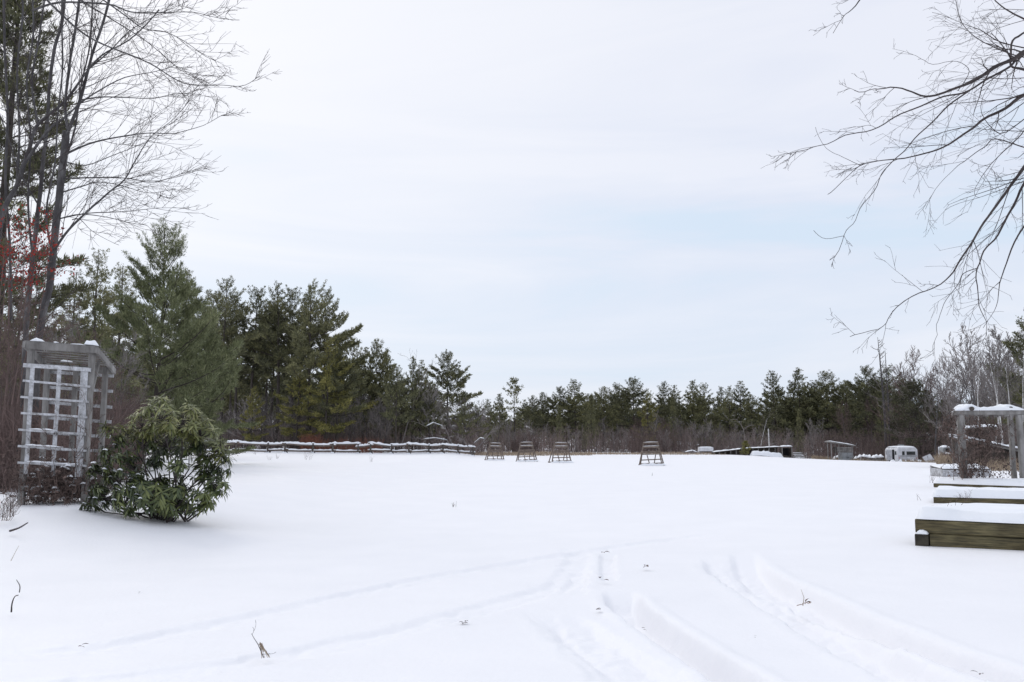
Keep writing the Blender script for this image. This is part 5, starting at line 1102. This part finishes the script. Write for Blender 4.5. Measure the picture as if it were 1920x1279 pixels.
# ------------------------------------------------------------------ small litter on the snow
def sticks(name, label, pxs, r0, cat='twig', mtl='twig_dark', extra=0, seed=1, lift=0.01):
    pts = []
    for q in pxs:
        g = G(q[0], q[1]) if len(q) == 2 else None
        if g is None: b = G(*q[2]); g = P(q[0], q[1], b[1])
        pts.append(g + [0, 0, lift if len(q) == 2 else 0])
    pts[0] = pts[0] - [0, 0, .02]
    pts = smooth_poly(pts, 3); r = thing(name, label, cat, pts[0]); m = MB(); m.tube(pts, np.linspace(r0, r0 * .45, len(pts)), 6, .1); rg = np.random.RandomState(seed); out = []
    for k in range(extra):
        i = rg.randint(1, len(pts)); grow(out, pts[i], rg.normal(0, .7, 3) + [0, 0, .4], rg.uniform(.06, .16), r0 * .4, 2, rg, .02, (0, 0, 2), rmin=.0012)
    if out: segs_to(m, out)
    m.build('stem', M[mtl], r); return r
sticks('twig', 'broken dark stick poking up from snow below the arbor', [(18, 994), (35, 990, (18, 996)), (52, 980, (18, 996))], .013)
sticks('twig', 'upper curved dark stick near the left edge of the snow', [(36, 1108), (37, 1100, (36, 1110)), (34, 1093, (36, 1110)), (30, 1087, (36, 1110))], .0045)
sticks('twig', 'lower curved dark stick near the left edge of the snow', [(21, 1145), (22, 1132, (21, 1146)), (27, 1119, (21, 1146)), (34, 1116, (21, 1146))], .006)
sticks('twig', 'thin pale stalk leaning over snow between arbor and curved sticks', [(20, 1050), (28, 1036, (20, 1051)), (35, 1023, (20, 1051))], .003, mtl='grass_tan')
r = sticks('twig', 'thin forked twig standing in the left foreground snow', [(494, 1230), (484, 1210, (494, 1231)), (476, 1197, (494, 1231)), (471, 1188, (494, 1231))], .0026, extra=2, seed=4)
g0 = G(498, 1230); tw = thing('grass_tuft', 'bent dry grass wisp beside the forked twig in the foreground', 'grass', g0); m = MB(); rg = np.random.RandomState(3)
for k in range(9):
    a = g0 + [rg.normal(0, .012), rg.normal(0, .02), -.01]; b = P(488 + rg.uniform(-4, 4), 1205 + rg.uniform(-3, 6), g0[1]); c = P(495 + rg.uniform(-3, 6), 1222, g0[1] - .02); m.segs(np.array([a, b]), np.array([b, c]), np.array([.0016, .0013]), np.array([.0013, .0008]), 3)
m.build('blades', M['grass_tan'], tw)
LV = [(150, 1213, .035, 'single dark curled leaf at lower left on the snow'), (868, 1171, .025, 'left of two curled leaves lying near bottom centre'), (877, 1169, .032, 'right of two curled leaves lying near bottom centre'), (1133, 1037, .05, 'curled leaf at the far end of the short wheel print'),
      (1128, 1088, .04, 'upright brown leaf nearest the start of the left wheel track'), (1129, 1145, .035, 'small leaf left of the deep curved wheel track'), (1210, 1063, .06, 'flat brown leaf between the two pairs of wheel tracks'), (1204, 1182, .02, 'tiny dark leaf lying inside the deep curved wheel track'),
      (1840, 1267, .03, 'dark leaf at the bottom right corner of the snow'), (262, 1113, .015, 'tiny leaf speck alone on the smooth left snow'), (1415, 1196, .012, 'tiny leaf speck between the wheel tracks at lower right')]
for i, (px, py, s_, lab) in enumerate(LV):
    g = G(px, py); o = thing('fallen_leaf', lab, 'leaf', g, 'leaves fallen on the snow'); m = MB(); rg = np.random.RandomState(60 + i)
    for k in range(2): leaf(m, g + [rg.normal(0, s_ * .3), rg.normal(0, s_ * .3), .004 + .01 * k], (math.cos(i * 1.7 + k), math.sin(i * 1.7 + k) * .6, .35), (0, .4, 1), s_ * 1.1, s_ * .7, rg, .5)
    m.build('blade', M['vine'], o)
g = G(1505, 1136); o = thing('leaf_clump', 'clump of brown leaves with a thin stalk on the right wheel track', 'leaf clump', g); m = MB(); rg = np.random.RandomState(9)
for k in range(7): leaf(m, g + [rg.normal(0, .03), rg.normal(0, .03), .006 + .004 * k], (rg.normal(0, 1), rg.normal(0, .5), .3), (0, .3, 1), .045, .026, rg, .4)
m.build('leaves', M['dead_leaf'], o); m = MB(); m.tube([g, g + [.01, 0, .06], g + [-.01, 0, .12]], [.0025, .002, .001], 4); m.build('stalk', M['grass_tan'], o)
WD = [(577, 862, .9, 12), (520, 860, .35, 8), (505, 862, .3, 8), (695, 866, .3, 6), (478, 853, .35, 7), (850, 950, .12, 5), (1222, 893, .15, 4), (1772, 900, .35, 7), (1746, 905, .4, 8), (1760, 895, .2, 5), (8, 975, .35, 16), (18, 968, .4, 16)]
WL = ['tall dry weed standing in front of the rail fence', 'right of two low weeds in the snow before the fence', 'left of two low weeds in the snow before the fence', 'low weed in the snow below the middle fence rails', 'small weed under the leftmost clear fence post', 'tiny weed alone in the open field snow', 'tiny weed in snow below the lone stand',
      'dry weed near the corner of the farthest raised bed', 'dry weed curving beside the left end of the middle raised bed', 'small weed left of the low garden frame', 'frosted twiggy weed at the left edge below the arbor', 'frosted twiggy weed just left of the arbor post']
for i, ((px, py, h, n), lab) in enumerate(zip(WD, WL)):
    g = G(px, py); o = thing('weed', lab, 'weed', g, 'dry weeds in the snow'); rg = np.random.RandomState(80 + i); out = []
    for k in range(n): grow(out, g + [rg.normal(0, h * .12), rg.normal(0, h * .1), -.01], (rg.normal(0, .3), rg.normal(0, .2), 1), h * rg.uniform(.5, 1.1), max(.003, g[1] * .00006), 2, rg, .02, (0, 0, 3), (.4, .4, .4), rmin=.002)
    m = MB(); segs_to(m, out); m.build('stems', M['vine'], o)

for (px, py, dd, n, lab) in [(1815, 934, 18.75, 26, 'brown dead stems poking out along the front of the middle raised bed'), (1772, 950, 11.5, 5, 'few dry stems poking from the snow of the nearest raised bed'), (1850, 930, 18.9, 10, 'sparse dead stems at the right part of the middle raised bed')]:
    g = P(px, py, dd); o = thing('weed', lab, 'weed', g); rg = np.random.RandomState(px); out = []; wd_ = .35 if n > 8 else .08
    for k in range(n): grow(out, g + [rg.normal(0, wd_), rg.normal(0, .06), -.05], (rg.normal(0, .6), rg.normal(0, .2), .8), rg.uniform(.08, .22), .004, 2, rg, .0, (0, 0, 3), (.4, .4, .4), rmin=.002)
    m = MB(); segs_to(m, out); m.build('stems', M['vine'], o)
# ------------------------------------------------------------------ overhanging bare branches, upper right
def overhang():
    DR = 8.2; q = lambda x, y: (1450 + x / 1.881, y / 1.881)
    tr = np.array([7.6, 8.6, 0.0]); tr[2] = gzf(*tr[:2])
    r = thing('bare_tree', 'bare tree whose drooping branches hang into the upper right of the view', 'tree', tr)
    K1 = (tr[0] - .25, tr[1], 4.6); K2 = (tr[0] - .1, tr[1], 3.9)
    T = lambda l: [q(*p_) for p_ in l]
    hero_tree(r, [
        ([tuple(tr - [0, 0, .1]), (tr[0] + .05, tr[1], 1.8), tuple(K2), tuple(K1), (tr[0] - .5, tr[1], 6.2), (tr[0] - .6, tr[1], 8)], .20, .09, (0, 0), 0),
        ([K1] + T([(1120, 70), (1000, 130), (884, 182), (835, 213), (760, 250), (690, 293), (600, 328), (530, 342), (470, 318), (400, 303), (345, 318), (290, 325)]), .05, .003, (0, -.8), .9),
        (T([(860, 195), (835, 235), (760, 275), (690, 320), (600, 345), (520, 378), (430, 415), (340, 460), (250, 485), (170, 510), (110, 525), (55, 523)]), .019, .003, (-.2, -1), .8),
        ([K1] + T([(1120, 210), (1000, 270), (884, 335), (820, 382), (745, 420), (690, 458), (600, 515), (510, 548), (415, 565), (310, 585), (250, 630), (188, 695)]), .04, .003, (0, .5), .8),
        (T([(310, 585), (250, 555), (190, 520), (145, 455)]), .005, .002, (.4, .5), .15),
        (T([(690, 320), (620, 370), (560, 430), (500, 490), (455, 540), (415, 570), (380, 620), (335, 705), (280, 780), (250, 832), (210, 930)]), .012, .0025, (-.5, -.5), .6),
        (T([(250, 832), (195, 840), (145, 832)]), .004, .002, (-.5, -.5), 0),
        (T([(1000, 300), (884, 245), (835, 235), (832, 190), (850, 140), (890, 95)]), .022, .010, (-.2, .2), .8),
        ([K2] + T([(1130, 370), (1000, 450), (884, 590), (850, 640), (800, 710), (740, 790), (690, 870), (645, 945), (610, 985), (520, 1040), (430, 1105), (360, 1155), (275, 1192)]), .035, .0025, (0, -.6), .7),
        ([K2] + T([(1110, 440), (960, 560), (884, 650), (840, 740), (790, 830), (745, 885), (722, 945), (722, 1030), (740, 1100), (755, 1150), (752, 1200)]), .03, .0025, (0, .2), .7),
        (T([(722, 945), (670, 965), (645, 1010), (600, 1070), (580, 1150), (575, 1200), (560, 1240)]), .007, .002, (.1, .1), .5),
        (T([(640, 950), (640, 1010), (660, 1050)]), .005, .002, (-.4, -.4), .6),
        (T([(1000, 640), (884, 800), (830, 900), (800, 1000), (780, 1080), (740, 1150)]), .018, .002, (0, -.2), .6),
        (T([(884, 640), (800, 670), (720, 700), (610, 735)]), .008, .002, (.1, .3), .6),
        (T([(884, 520), (780, 490), (740, 520), (680, 560), (640, 590), (600, 640), (535, 735)]), .010, .002, (0, .4), .8),
        (T([(950, 180), (800, 150), (720, 105), (660, 80), (570, 30)]), .012, .002, (0, .6), 1.2),
        (T([(950, 210), (850, 195), (740, 150), (670, 90), (640, 0), (650, -60)]), .012, .003, (.2, .8), 1.0),
        (T([(990, 120), (870, 60), (800, 20), (750, -40)]), .02, .006, (.2, .8), 1.2),
        (T([(884, 420), (800, 470), (740, 400), (750, 330), (790, 230)]), .009, .002, (.2, .6), 1.0),
        (T([(1000, 50), (900, 0), (820, -60)]), .02, .006, (-.4, -.8), 1.0),
        (T([(1000, 360), (930, 400), (870, 480), (790, 560), (720, 640), (715, 690)]), .014, .002, (-.2, -.6), 1.0),
        (T([(650, 320), (690, 250), (650, 215), (560, 225), (505, 205)]), .006, .002, (-.4, -.2), .8),
        ([(tr[0] - .6, tr[1], 8)] + T([(900, -260), (600, -200), (390, -110), (330, -40), (305, 0), (275, 45), (228, 90)]), .05, .002, (0, -1), .25),
    ], DR, 17, twig_kids=(4, 2), twig_len=(0.3, 0.95), pull=np.array([-0.03, 0, -0.06]), rmin=.0016, dens=1.35, rs=0.62, trunkm=M['twig_dark'], tb_=1.25)
overhang()

for o in bpy.data.objects:      # tidy working marks
    for k in ('_w', '_pw'):
        if k in o: del o[k]
